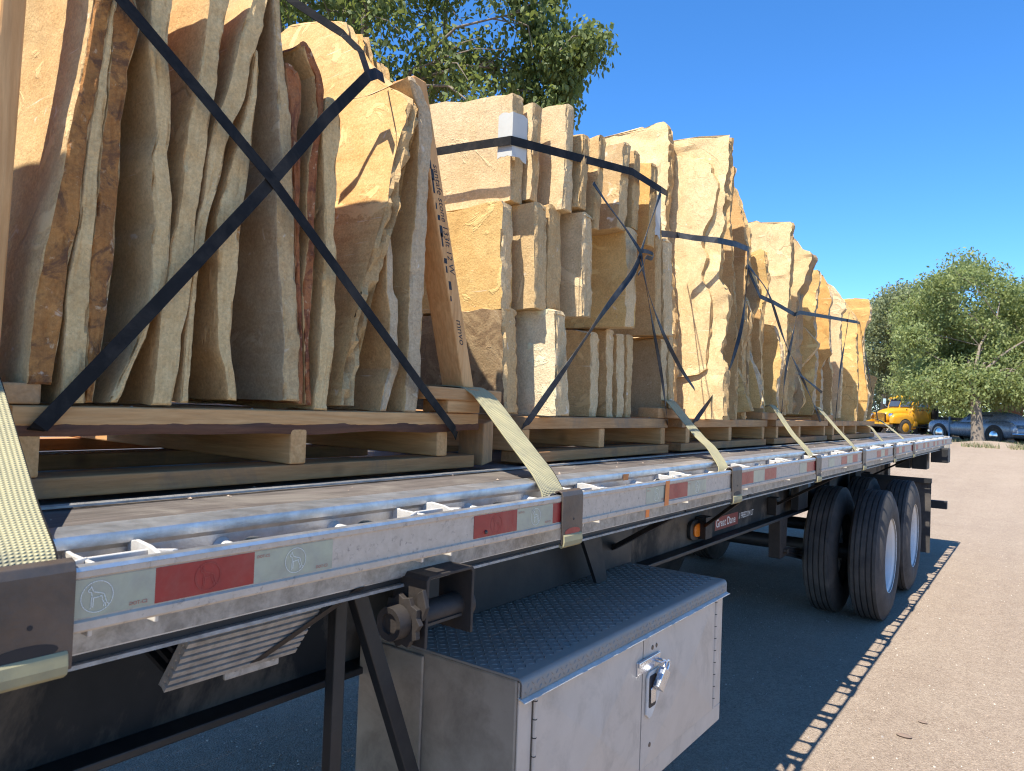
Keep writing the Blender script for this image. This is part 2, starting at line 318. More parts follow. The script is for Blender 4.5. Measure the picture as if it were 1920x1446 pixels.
TRUNK=plain('grey_bark',(.22,.175,.13),.9,0,(.13,.10,.075),20,bmp=.8,bscale=40,sc=(1,1,.25))
STONES=[{'D': 0.75, 'L': [(0.581, 2.62), (0.577, 2.415), (0.575, 2.355), (0.567, 2.282), (0.559, 2.208), (0.542, 2.078), (0.524, 1.94), (0.515, 1.893), (0.506, 1.791), (0.5, 1.7), (0.5, 1.666)], 'R': [(0.628, 2.62), (0.612, 2.432), (0.603, 2.369), (0.593, 2.245), (0.583, 2.175), (0.574, 2.086), (0.569, 1.962), (0.554, 1.867), (0.549, 1.778), (0.542, 1.694), (0.539, 1.664)], 'e': 'rust', 'f': 'tan', 'g': 'sandstone slabs on the front pallet', 'k': 'x', 'l': 'tan slab with a rough rust-brown broken edge beside the leftmost upright timber', 'n': 'stone_slab', 'ts': 0.05, 'x': -0.42, 'zb': 1.664, 'zt': 2.62}, {'D': 0.75, 'L': [(0.626, 2.6), (0.612, 2.432), (0.603, 2.369), (0.593, 2.245), (0.583, 2.175), (0.574, 2.086), (0.569, 1.962), (0.556, 1.835), (0.555, 1.741), (0.556, 1.632)], 'R': [(0.628, 2.6), (0.615, 2.434), (0.607, 2.371), (0.606, 2.283), (0.604, 2.197), (0.599, 2.083), (0.595, 1.956), (0.591, 1.863), (0.591, 1.779), (0.593, 1.697), (0.595, 1.633)], 'e': 'pale', 'f': 'buff', 'g': 'sandstone slabs on the front pallet', 'k': 'x', 'l': 'slab showing a smooth pale straight edge squeezed between two rust-brown edges', 'n': 'stone_slab', 'ts': 0.0, 'x': -0.42, 'zb': 1.632, 'zt': 2.6}, {'D': 0.75, 'L': [(0.615, 2.434), (0.607, 2.371), (0.606, 2.283), (0.604, 2.197), (0.599, 2.083), (0.595, 1.956), (0.591, 1.863), (0.591, 1.779), (0.593, 1.697), (0.595, 1.633)], 'R': [(0.646, 2.45), (0.645, 2.389), (0.658, 2.35), (0.652, 2.309), (0.64, 2.255), (0.641, 2.223), (0.63, 2.155), (0.634, 2.064), (0.63, 1.964), (0.632, 1.912), (0.628, 1.869), (0.623, 1.796), (0.618, 1.731), (0.611, 1.674), (0.607, 1.633)], 'e': 'rust', 'f': 'tan', 'g': 'sandstone slabs on the front pallet', 'k': 'x', 'l': 'slab with a wide reddish-brown pitted edge, right of the pale straight edge', 'n': 'stone_slab', 'ts': 0.0, 'x': -0.42, 'zb': 1.633, 'zt': 2.45},
 {'D': 0.8, 'L': [(0.677, 2.56), (0.677, 2.466), (0.677, 2.404), (0.676, 2.313), (0.684, 2.263), (0.694, 2.201), (0.699, 2.157), (0.689, 2.108), (0.695, 2.051), (0.705, 1.981), (0.699, 1.955), (0.703, 1.881), (0.702, 1.836), (0.683, 1.753), (0.661, 1.701), (0.638, 1.639)], 'R': [(0.713, 2.56), (0.714, 2.485), (0.715, 2.422), (0.711, 2.334), (0.722, 2.241), (0.726, 2.166), (0.722, 2.118), (0.735, 2.037), (0.736, 1.967), (0.733, 1.88), (0.712, 1.816), (0.692, 1.775), (0.673, 1.7), (0.651, 1.634)], 'e': 'pale', 'f': 'buff', 'g': 'sandstone slabs on the front pallet', 'k': 'x', 'l': 'buff slab with a deeply waved cream edge, foot hooked back towards the rust slabs', 'n': 'stone_slab', 'ts': 0.0, 'x': -0.42, 'zb': 1.634, 'zt': 2.56}, {'D': 0.8, 'L': [(0.797, 2.56), (0.795, 2.527), (0.788, 2.457), (0.78, 2.352), (0.769, 2.246), (0.758, 2.145), (0.747, 1.99), (0.738, 1.952), (0.738, 1.915), (0.726, 1.824), (0.719, 1.777), (0.716, 1.735), (0.712, 1.632)], 'R': [(0.843, 2.56), (0.842, 2.551), (0.835, 2.48), (0.815, 2.331), (0.817, 2.296), (0.802, 2.191), (0.798, 2.141), (0.789, 2.043), (0.785, 2.02), (0.784, 1.974), (0.782, 1.888), (0.778, 1.836), (0.766, 1.768), (0.768, 1.743), (0.764, 1.691), (0.755, 1.633)], 'e': 'pale', 'f': 'umber', 'g': 'sandstone slabs on the front pallet', 'k': 'x', 'l': 'leaning cream slab with the widest flat edge, speckled near its foot', 'n': 'stone_slab', 'ts': 0.0, 'x': -0.42, 'zb': 1.632, 'zt': 2.56},
 {'D': 0.8, 'L': [(0.902, 2.56), (0.905, 2.583), (0.886, 2.504), (0.868, 2.429), (0.853, 2.35), (0.839, 2.285), (0.817, 2.219), (0.805, 2.143), (0.796, 2.045), (0.787, 1.999), (0.784, 1.956), (0.783, 1.891), (0.777, 1.804), (0.774, 1.719), (0.772, 1.637)], 'R': [(0.938, 2.56), (0.944, 2.604), (0.924, 2.522), (0.916, 2.45), (0.892, 2.371), (0.879, 2.282), (0.856, 2.225), (0.845, 2.172), (0.834, 2.104), (0.811, 2.016), (0.806, 1.977), (0.797, 1.912), (0.793, 1.849), (0.79, 1.784), (0.789, 1.709), (0.788, 1.637)], 'e': 'pale', 'f': 'tan', 'g': 'sandstone slabs on the front pallet', 'k': 'x', 'l': 'slab leaning back most steeply behind the wide speckled edge', 'n': 'stone_slab', 'ts': 0.0, 'x': -0.42, 'zb': 1.637, 'zt': 2.56}, {'D': 0.7, 'L': [(0.899, 2.398), (0.896, 2.346), (0.891, 2.298), (0.875, 2.223), (0.863, 2.163), (0.848, 2.091), (0.833, 2.021), (0.839, 1.936), (0.843, 1.84), (0.847, 1.749), (0.863, 1.711), (0.877, 1.645)], 'R': [(0.907, 2.402), (0.913, 2.363), (0.907, 2.242), (0.899, 2.131), (0.89, 2.085), (0.885, 2.021), (0.883, 1.927), (0.876, 1.844), (0.875, 1.778), (0.882, 1.729), (0.896, 1.665), (0.896, 1.646)], 'e': 'pale', 'f': 'umber', 'g': 'sandstone slabs on the front pallet', 'k': 'x', 'l': 'shorter slab with a narrow cream edge and a mossy brown face', 'n': 'stone_slab', 'ts': 0.1, 'x': -0.42, 'zb': 1.645, 'zt': 2.402},
 {'D': 0.85, 'L': [(0.925, 2.8), (0.934, 2.598), (0.939, 2.529), (0.951, 2.448), (0.962, 2.33), (0.97, 2.263), (0.979, 2.196), (0.969, 2.123), (0.975, 2.041), (0.984, 1.963), (0.992, 1.894), (1.006, 1.791), (1.014, 1.648)], 'R': [(0.94, 2.8), (0.95, 2.606), (0.956, 2.538), (0.965, 2.454), (0.977, 2.389), (0.996, 2.307), (1.002, 2.239), (1.014, 2.135), (1.019, 2.051), (1.024, 1.988), (1.036, 1.883), (1.049, 1.795), (1.06, 1.652)], 'e': 'buff', 'f': 'greytan', 'g': 'sandstone slabs on the front pallet', 'k': 'x', 'l': 'tall slab with a smooth grey lower face and crusty white patch on its edge', 'n': 'stone_slab', 'ts': 0.0, 'x': -0.42, 'zb': 1.648, 'zt': 2.8}, {'D': 0.6, 'L': [(0.977, 2.396), (0.988, 2.34), (1.002, 2.239), (1.02, 2.066), (1.03, 1.956), (1.043, 1.835), (1.056, 1.643)], 'R': [(1.002, 2.41), (1.024, 2.375), (1.026, 2.318), (1.014, 2.26), (1.03, 2.211), (1.034, 2.104), (1.036, 2.018), (1.052, 1.836), (1.065, 1.644)], 'e': 'red', 'f': 'redbrown', 'g': 'sandstone slabs on the front pallet', 'k': 'x', 'l': 'short dark red slab wedged behind the tall grey-faced slab', 'n': 'stone_slab', 'ts': 0.0, 'x': -0.42, 'zb': 1.643, 'zt': 2.41}, {'D': 0.6, 'L': [(1.018, 2.478), (1.034, 2.44), (1.058, 2.41), (1.072, 2.334), (1.062, 2.258), (1.051, 2.2), (1.051, 2.126), (1.053, 2.084), (1.061, 2.031), (1.053, 1.957), (1.053, 1.903), (1.059, 1.832), (1.068, 1.726), (1.076, 1.638)], 'R': [(1.037, 2.474), (1.075, 2.42), (1.086, 2.391), (1.089, 2.333), (1.078, 2.225), (1.075, 2.133), (1.076, 2.076), (1.081, 2.017), (1.081, 1.937), (1.076, 1.864), (1.075, 1.789), (1.082, 1.715), (1.09, 1.638)], 'e': 'red', 'f': 'umber', 'g': 'sandstone slabs on the front pallet', 'k': 'x', 'l': 'rounded brown slab with a narrow rust-red edge tapering to its foot', 'n': 'stone_slab', 'ts': -0.1, 'x': -0.42, 'zb': 1.638, 'zt': 2.478},
 {'D': 0.6, 'L': [(1.093, 2.372), (1.087, 2.284), (1.099, 2.158), (1.105, 2.07), (1.111, 2.023), (1.108, 1.893), (1.106, 1.801), (1.106, 1.709), (1.096, 1.661), (1.098, 1.629)], 'R': [(1.122, 2.374), (1.141, 2.331), (1.142, 2.283), (1.13, 2.223), (1.138, 2.168), (1.137, 2.103), (1.133, 2.053), (1.147, 2.011), (1.145, 1.961), (1.143, 1.898), (1.15, 1.86), (1.149, 1.786), (1.146, 1.729), (1.138, 1.673), (1.137, 1.629)], 'e': 'pale', 'f': 'tan', 'g': 'sandstone slabs on the front pallet', 'k': 'x', 'l': 'slim slab with a long cream edge right of the rust-red edge', 'n': 'stone_slab', 'ts': 0.0, 'x': -0.42, 'zb': 1.629, 'zt': 2.374}, {'P': [(-1.163, 2.848), (-1.124, 2.863), (-1.062, 2.887), (-0.927, 2.852), (-0.779, 2.809), (-0.702, 2.71), (-0.606, 2.605), (-0.483, 2.51), (-0.401, 2.454), (-0.393, 2.38), (-0.402, 2.293), (-0.403, 2.25), (-0.394, 2.163), (-0.405, 2.106), (-0.408, 2.052), (-0.417, 1.991), (-0.419, 1.959), (-0.423, 1.921), (-0.422, 1.81), (-0.427, 1.731), (-0.407, 1.633), (-0.747, 1.622)], 'Yc': 1.165, 'e': 'tan', 'f': 'banded', 'g': 'sandstone slabs on the front pallet', 'k': 'y', 'kk': 0.22, 'l': 'largest orange slab with diagonal rust banding on its face, leaning back', 'm': 0.0, 'n': 'stone_slab', 'th': 0.042, 'zb': 1.625}, {'D': 0.6, 'L': [(1.301, 2.086), (1.31, 2.023), (1.315, 1.933), (1.328, 1.882), (1.327, 1.822), (1.341, 1.741), (1.321, 1.699), (1.308, 1.631)], 'R': [(1.319, 2.093), (1.329, 2.059), (1.339, 1.945), (1.356, 1.924), (1.361, 1.844), (1.369, 1.742), (1.345, 1.681), (1.331, 1.629)], 'e': 'grey', 'f': 'umber', 'g': 'sandstone slabs on the front pallet', 'k': 'x', 'l': 'thin chipped slab with a stepped grey edge behind the orange banded slab', 'n': 'stone_slab', 'ts': 0.0, 'x': -0.42, 'zb': 1.629, 'zt': 2.093},
 {'D': 0.75, 'L': [(1.36, 2.519), (1.38, 2.485), (1.407, 2.453), (1.408, 2.389), (1.414, 2.326), (1.411, 2.241), (1.406, 2.138), (1.399, 2.059), (1.397, 1.988), (1.402, 1.934), (1.401, 1.849), (1.4, 1.744), (1.398, 1.683), (1.397, 1.628)], 'R': [(1.394, 2.527), (1.432, 2.482), (1.461, 2.437), (1.464, 2.386), (1.454, 2.295), (1.454, 2.148), (1.451, 2.026), (1.453, 1.877), (1.453, 1.727), (1.442, 1.629)], 'e': 'grey', 'f': 'tan', 'g': 'sandstone slabs on the front pallet', 'k': 'x', 'l': 'tall slab with a coarse granular grey edge, last on the front pallet', 'n': 'stone_slab', 'ts': 0.0, 'x': -0.42, 'zb': 1.628, 'zt': 2.527}, {'P': [(-0.837, 2.769), (-0.758, 2.778), (-0.707, 2.755), (-0.689, 2.681), (-0.665, 2.603), (-0.641, 2.203), (-0.605, 1.627), (-0.761, 1.621)], 'Yc': 1.44, 'e': 'tan', 'f': 'orange', 'g': 'sandstone slabs on the front pallet', 'k': 'y', 'kk': 0.0, 'l': 'small orange slab top peeping up behind the banded slab crest', 'm': 0.0, 'n': 'stone_slab', 'th': 0.035, 'zb': 1.625}, {'P': [(-0.9, 2.695), (-0.749, 2.704), (-0.718, 2.702), (-0.679, 2.678), (-0.673, 2.628), (-0.663, 2.381), (-0.618, 1.627), (-0.9, 1.622)], 'Yc': 1.5, 'e': 'tan', 'f': 'tan', 'g': 'sandstone slabs on the front pallet', 'k': 'y', 'kk': 0.0, 'l': 'stubby slab top under the bend of the band at the front pallet', 'm': 0.0, 'n': 'stone_slab', 'th': 0.035, 'zb': 1.625}, {'D': 0.62, 'L': [(1.864, 2.67), (1.88, 2.322)], 'R': [(1.926, 2.684), (1.939, 2.337)], 'e': 'buff', 'f': 'cream', 'g': 'sawn stone blocks on the second pallet', 'k': 'x', 'l': 'big pale block in the top row wearing the white corner guard', 'n': 'stone_block', 'ts': 0.1, 'x': -0.45, 'zb': 2.322, 'zt': 2.684}, {'D': 0.55, 'L': [(1.947, 2.656), (1.949, 2.342)], 'R': [(2.004, 2.665), (1.995, 2.353)], 'e': 'buff', 'f': 'cream', 'g': 'sawn stone blocks on the second pallet', 'k': 'x', 'l': 'narrow block in the top row just behind the white guarded block', 'n': 'stone_block', 'ts': 0.0, 'x': -0.427, 'zb': 2.342, 'zt': 2.665},
 {'D': 0.6, 'L': [(2.055, 2.664), (2.054, 2.326)], 'R': [(2.106, 2.684), (2.111, 2.34)], 'e': 'cream', 'f': 'cream', 'g': 'sawn stone blocks on the second pallet', 'k': 'x', 'l': 'broad cream block with the highest flat top in the upper row middle', 'n': 'stone_block', 'ts': 0.0, 'x': -0.363, 'zb': 2.326, 'zt': 2.684}, {'D': 0.5, 'L': [(2.15, 2.618), (2.135, 2.35)], 'R': [(2.198, 2.614), (2.182, 2.361)], 'e': 'tan', 'f': 'tan', 'g': 'sawn stone blocks on the second pallet', 'k': 'x', 'l': 'short tan block in the top row where the band starts to slope', 'n': 'stone_block', 'ts': 0.0, 'x': -0.35, 'zb': 2.35, 'zt': 2.618}, {'D': 0.5, 'L': [(2.261, 2.646), (2.235, 2.299)], 'R': [(2.309, 2.638), (2.281, 2.305)], 'e': 'tan', 'f': 'tan', 'g': 'sawn stone blocks on the second pallet', 'k': 'x', 'l': 'narrow tan block in the top row under the printed band', 'n': 'stone_block', 'ts': 0.0, 'x': -0.35, 'zb': 2.299, 'zt': 2.646}, {'D': 0.55, 'L': [(2.448, 2.688), (2.408, 2.339)], 'R': [(2.505, 2.694), (2.485, 2.362)], 'e': 'buff', 'f': 'scuffed', 'g': 'sawn stone blocks on the second pallet', 'k': 'x', 'l': 'speckled brown block in the top row with white scuffs', 'n': 'stone_block', 'ts': 0.0, 'x': -0.35, 'zb': 2.339, 'zt': 2.694}, {'D': 0.4, 'L': [(2.535, 2.661), (2.534, 2.366)], 'R': [(2.585, 2.677), (2.588, 2.378)], 'e': 'tan', 'f': 'tan', 'g': 'sawn stone blocks on the second pallet', 'k': 'x', 'l': 'thin upright strip of stone in the top row left of the dark gap', 'n': 'stone_block', 'ts': 0.0, 'x': -0.35, 'zb': 2.366, 'zt': 2.677}, {'D': 0.5, 'L': [(2.692, 2.683), (2.674, 2.327)], 'R': [(2.753, 2.687), (2.743, 2.335)], 'e': 'tan', 'f': 'orange', 'g': 'sawn stone blocks on the second pallet', 'k': 'x', 'l': 'orange block at the far end of the top row near the knot', 'n': 'stone_block', 'ts': 0.0, 'x': -0.35, 'zb': 2.327, 'zt': 2.687},
 {'D': 0.62, 'L': [(1.823, 2.306), (1.847, 1.964)], 'R': [(1.886, 2.311), (1.904, 1.976)], 'e': 'cream', 'f': 'golden', 'g': 'sawn stone blocks on the second pallet', 'k': 'x', 'l': 'large golden block in the middle row behind the leaning board', 'n': 'stone_block', 'ts': 0.0, 'x': -0.45, 'zb': 1.964, 'zt': 2.311}, {'D': 0.55, 'L': [(1.93, 2.33), (1.95, 1.977)], 'R': [(1.996, 2.332), (2.018, 1.99)], 'e': 'buff', 'f': 'buff', 'g': 'sawn stone blocks on the second pallet', 'k': 'x', 'l': 'middle row block with a bright smooth face and crusted edge', 'n': 'stone_block', 'ts': 0.0, 'x': -0.392, 'zb': 1.977, 'zt': 2.332}, {'D': 0.5, 'L': [(2.011, 2.331), (2.023, 1.987)], 'R': [(2.084, 2.334), (2.103, 2.001)], 'e': 'tan', 'f': 'tan', 'g': 'sawn stone blocks on the second pallet', 'k': 'x', 'l': 'slim middle row block with a white bruise at its top', 'n': 'stone_block', 'ts': 0.0, 'x': -0.391, 'zb': 1.987, 'zt': 2.334}, {'D': 0.55, 'L': [(2.161, 2.35), (2.182, 1.977)], 'R': [(2.232, 2.337), (2.245, 1.985)], 'e': 'cream', 'f': 'cream', 'g': 'sawn stone blocks on the second pallet', 'k': 'x', 'l': 'middle row block with a pale sunlit face and ragged chipped edge', 'n': 'stone_block', 'ts': 0.0, 'x': -0.35, 'zb': 1.977, 'zt': 2.35}, {'D': 0.55, 'L': [(2.485, 2.362), (2.508, 1.977)], 'R': [(2.581, 2.349), (2.594, 1.98)], 'e': 'cream', 'f': 'golden', 'g': 'sawn stone blocks on the second pallet', 'k': 'x', 'l': 'middle row block crossed by the long diagonal band', 'n': 'stone_block', 'ts': 0.0, 'x': -0.35, 'zb': 1.977, 'zt': 2.362}, {'D': 0.5, 'L': [(2.86, 2.507), (2.894, 1.984)], 'R': [(2.919, 2.516), (2.954, 1.989)], 'e': 'tan', 'f': 'umber', 'g': 'sawn stone blocks on the second pallet', 'k': 'x', 'l': 'thin dark-faced block at the far end of the middle row', 'n': 'stone_block', 'ts': 0.0, 'x': -0.406, 'zb': 1.984, 'zt': 2.516},
 {'D': 0.5, 'L': [(2.936, 2.416), (2.985, 1.993)], 'R': [(3.037, 2.427), (3.076, 2.002)], 'e': 'cream', 'f': 'buff', 'g': 'sawn stone blocks on the second pallet', 'k': 'x', 'l': 'rough flaky strip next to the big flagstone beside the middle row', 'n': 'stone_block', 'ts': 0.0, 'x': -0.405, 'zb': 1.993, 'zt': 2.427}, {'D': 0.62, 'L': [(1.848, 1.957), (1.885, 1.628)], 'R': [(1.932, 1.967), (1.962, 1.629)], 'e': 'buff', 'f': 'darkvein', 'g': 'sawn stone blocks on the second pallet', 'k': 'x', 'l': 'dark brown veined block at the bottom front behind the leaning board', 'n': 'stone_block', 'ts': 0.0, 'x': -0.45, 'zb': 1.628, 'zt': 1.967}, {'D': 0.45, 'L': [(2.007, 1.983), (2.037, 1.625)], 'R': [(2.069, 1.984), (2.121, 1.625)], 'e': 'cream', 'f': 'white', 'g': 'sawn stone blocks on the second pallet', 'k': 'x', 'l': 'bright cream chiselled block in the bottom row', 'n': 'stone_block', 'ts': 0.0, 'x': -0.35, 'zb': 1.625, 'zt': 1.984}, {'D': 0.55, 'L': [(2.443, 1.963), (2.458, 1.619)], 'R': [(2.51, 1.964), (2.513, 1.62)], 'e': 'cream', 'f': 'umber', 'g': 'sawn stone blocks on the second pallet', 'k': 'x', 'l': 'bottom row block with a grey-tan edge left of three thin strips', 'n': 'stone_block', 'ts': 0.0, 'x': -0.466, 'zb': 1.619, 'zt': 1.964}, {'D': 0.5, 'L': [(2.56, 1.976), (2.585, 1.62)], 'R': [(2.623, 1.982), (2.639, 1.621)], 'e': 'cream', 'f': 'umber', 'g': 'sawn stone blocks on the second pallet', 'k': 'x', 'l': 'first of the three thin upright strips in the bottom row', 'n': 'stone_block', 'ts': 0.0, 'x': -0.463, 'zb': 1.62, 'zt': 1.982}, {'D': 0.5, 'L': [(2.647, 1.969), (2.672, 1.621)], 'R': [(2.718, 1.972), (2.728, 1.621)], 'e': 'cream', 'f': 'umber', 'g': 'sawn stone blocks on the second pallet', 'k': 'x', 'l': 'middle one of the three thin upright strips in the bottom row', 'n': 'stone_block', 'ts': 0.0, 'x': -0.461, 'zb': 1.621, 'zt': 1.972},
 {'D': 0.5, 'L': [(2.73, 1.969), (2.746, 1.622)], 'R': [(2.794, 1.966), (2.794, 1.622)], 'e': 'buff', 'f': 'umber', 'g': 'sawn stone blocks on the second pallet', 'k': 'x', 'l': 'last and roughest of the three thin upright strips in the bottom row', 'n': 'stone_block', 'ts': 0.0, 'x': -0.46, 'zb': 1.622, 'zt': 1.969}, {'D': 0.55, 'L': [(3.032, 1.986), (3.06, 1.612)], 'R': [(3.102, 1.981), (3.124, 1.613)], 'e': 'cream', 'f': 'greybrown', 'g': 'sawn stone blocks on the second pallet', 'k': 'x', 'l': 'wide grey-brown faced block ending the bottom row', 'n': 'stone_block', 'ts': 0.0, 'x': -0.442, 'zb': 1.612, 'zt': 1.986}, {'D': 0.5, 'L': [(3.11, 2.001), (3.134, 1.613)], 'R': [(3.17, 2.002), (3.199, 1.613)], 'e': 'buff', 'f': 'tan', 'g': 'sawn stone blocks on the second pallet', 'k': 'x', 'l': 'short offcut block tucked after the bottom row end', 'n': 'stone_block', 'ts': 0.0, 'x': -0.441, 'zb': 1.613, 'zt': 2.002}, {'P': [(-1.163, 3.137), (-0.907, 3.135), (-0.797, 3.148), (-0.648, 3.149), (-0.614, 3.112), (-0.603, 2.939), (-0.602, 2.828), (-0.62, 2.666), (-0.607, 2.472), (-0.585, 2.334), (-0.557, 2.115), (-0.54, 1.61), (-1.163, 1.591)], 'Yc': 3.42, 'e': 'tan', 'f': 'creamflag', 'g': 'thin slabs on the third pallet', 'k': 'y', 'kk': 0.0, 'l': 'tall cream flagstone rising behind the block stack with a dark lichen stain', 'm': 0.0, 'n': 'stone_slab', 'th': 0.06, 'zb': 1.625},
 {'P': [(-1.134, 3.099), (-0.658, 3.089), (-0.504, 3.077), (-0.341, 3.068), (-0.34, 2.929), (-0.35, 2.809), (-0.342, 2.735), (-0.368, 2.676), (-0.355, 2.607), (-0.38, 2.542), (-0.367, 2.478), (-0.379, 2.333), (-0.319, 2.248), (-0.331, 2.11), (-0.351, 1.955), (-0.324, 1.88), (-0.316, 1.62), (-1.134, 1.6)], 'Yc': 3.54, 'e': 'tan', 'f': 'creamflag', 'flake': [(-0.788, 3.006), (-0.643, 3.004), (-0.53, 2.967), (-0.428, 2.928), (-0.409, 2.859), (-0.383, 2.814), (-0.391, 2.72), (-0.417, 2.641), (-0.449, 2.585), (-0.463, 2.509), (-0.427, 2.451), (-0.458, 2.344), (-0.398, 2.231), (-0.404, 2.069), (-0.422, 1.907), (-0.409, 1.853), (-0.639, 1.818), (-0.746, 1.817)], 'g': 'thin slabs on the third pallet', 'k': 'y', 'kk': 0.0, 'l': 'huge peeling cream flagstone with a horizontal crack near its foot', 'm': 0.0, 'n': 'stone_slab', 'th': 0.055, 'zb': 1.625}, {'P': [(-1.191, 3.028), (-0.47, 3.034), (-0.431, 3.024), (-0.443, 2.917), (-0.456, 2.756), (-0.431, 2.517), (-0.412, 2.281), (-0.393, 2.047), (-0.386, 1.618), (-1.191, 1.612)], 'Yc': 3.889, 'e': 'tan', 'f': 'tan', 'g': 'thin slabs on the third pallet', 'k': 'y', 'kk': 0.0, 'l': 'narrow slab tip standing up behind the huge peeling flagstone', 'm': 0.0, 'n': 'stone_slab', 'th': 0.04, 'zb': 1.625}, {'P': [(-1.134, 3.051), (-0.518, 2.984), (-0.481, 2.886), (-0.444, 2.767), (-0.42, 2.586), (-0.421, 2.418), (-0.44, 2.312), (-0.421, 2.189), (-0.439, 2.067), (-0.419, 1.618), (-1.134, 1.61)], 'Yc': 4.099, 'e': 'tan', 'f': 'umber', 'g': 'thin slabs on the third pallet', 'k': 'y', 'kk': 0.0, 'l': 'slab with a sloping shoulder falling towards the rear pallets', 'm': 0.0, 'n': 'stone_slab', 'th': 0.05, 'zb': 1.625},
 {'P': [(-0.516, 1.882), (-0.457, 1.925), (-0.436, 1.882), (-0.414, 1.837), (-0.384, 1.747), (-0.349, 1.668), (-0.499, 1.65)], 'Yc': 4.03, 'e': 'tan', 'f': 'golden', 'g': 'thin slabs on the third pallet', 'k': 'y', 'kk': 0.12, 'l': 'sunlit orange triangular offcut leaning at the foot of the third pallet', 'm': 0.0, 'n': 'stone_slab', 'th': 0.035, 'zb': 1.625}, {'P': [(-1.12, 2.065), (-0.522, 2.063), (-0.48, 2.004), (-0.436, 1.9), (-0.404, 1.772), (-0.391, 1.718), (-0.402, 1.689), (-1.12, 1.67)], 'Yc': 4.36, 'e': 'grey', 'f': 'golden', 'g': 'thin slabs on the third pallet', 'k': 'y', 'kk': 0.08, 'l': 'sunlit golden slab with a coarse rounded edge at the third pallet foot', 'm': 0.0, 'n': 'stone_slab', 'th': 0.05, 'zb': 1.625}, {'P': [(-0.576, 2.458), (-0.452, 2.324), (-0.415, 2.235), (-0.424, 2.13), (-0.456, 2.044), (-0.435, 1.657), (-0.552, 1.653)], 'Yc': 4.18, 'e': 'buff', 'f': 'umber', 'g': 'thin slabs on the third pallet', 'k': 'y', 'kk': 0.0, 'l': 'rounded grey slab bulging above the sunlit offcuts', 'm': 0.0, 'n': 'stone_slab', 'th': 0.045, 'zb': 1.625}, {'P': [(-1.206, 2.642), (-0.489, 2.569), (-0.412, 2.403), (-0.43, 2.293), (-0.471, 2.151), (-0.463, 1.658), (-1.206, 1.654)], 'Yc': 4.31, 'e': 'tan', 'f': 'greybrown', 'g': 'thin slabs on the third pallet', 'k': 'y', 'kk': 0.0, 'l': 'grey pointed slab under the taut horizontal band', 'm': 0.0, 'n': 'stone_slab', 'th': 0.045, 'zb': 1.625}, {'P': [(-1.149, 2.844), (-0.58, 2.844), (-0.546, 2.84), (-0.533, 2.373), (-0.525, 1.658), (-1.149, 1.654)], 'Yc': 4.5, 'e': 'tan', 'f': 'orange', 'g': 'slabs on the fourth pallet', 'k': 'y', 'kk': 0.0, 'l': 'smooth narrow orange slab at the near end of the fourth pallet', 'm': 0.0, 'n': 'stone_slab', 'th': 0.05, 'zb': 1.625},
 {'P': [(-1.206, 2.646), (-0.587, 2.683), (-0.53, 2.722), (-0.499, 2.702), (-0.484, 2.632), (-0.471, 2.528), (-0.478, 2.443), (-0.499, 2.325), (-0.505, 2.086), (-0.503, 1.66), (-1.206, 1.656)], 'Yc': 4.66, 'e': 'tan', 'f': 'golden', 'g': 'slabs on the fourth pallet', 'k': 'y', 'kk': 0.0, 'l': 'small orange slab with a ragged edge before the square-topped flagstone', 'm': 0.0, 'n': 'stone_slab', 'th': 0.045, 'zb': 1.625}, {'P': [(-1.149, 2.982), (-0.73, 2.986), (-0.678, 3.006), (-0.641, 2.983), (-0.543, 2.964), (-0.525, 2.98), (-0.433, 2.962), (-0.434, 2.73), (-0.44, 2.441), (-0.447, 2.297), (-0.448, 1.936), (-0.454, 1.648), (-1.149, 1.634)], 'Yc': 5.025, 'e': 'tan', 'f': 'creamflag', 'g': 'slabs on the fourth pallet', 'k': 'y', 'kk': 0.0, 'l': 'tall square-topped cream flagstone', 'm': 0.0, 'n': 'stone_slab', 'th': 0.05, 'zb': 1.625}, {'P': [(-1.134, 2.979), (-0.515, 2.937), (-0.484, 2.887), (-0.45, 2.838), (-0.388, 2.813), (-0.376, 2.782), (-0.399, 2.689), (-0.432, 2.578), (-0.464, 2.531), (-0.47, 2.333), (-0.473, 2.181), (-0.474, 1.65), (-1.134, 1.645)], 'Yc': 5.33, 'e': 'umber', 'f': 'creamflag', 'g': 'slabs on the fourth pallet', 'k': 'y', 'kk': 0.0, 'l': 'jutting cream slab with a shaded thick edge beside the square-topped flagstone', 'm': 0.0, 'n': 'stone_slab', 'th': 0.16, 'zb': 1.625}, {'P': [(-1.191, 2.349), (-0.475, 2.326), (-0.486, 2.14), (-0.47, 2.033), (-0.462, 1.88), (-0.442, 1.651), (-1.191, 1.647)], 'Yc': 4.55, 'e': 'pale', 'f': 'umber', 'g': 'slabs on the fourth pallet', 'k': 'y', 'kk': 0.0, 'l': 'shaded slab with a wavy lit rim in the lower fourth pallet', 'm': 0.0, 'n': 'stone_slab', 'th': 0.035, 'zb': 1.625},
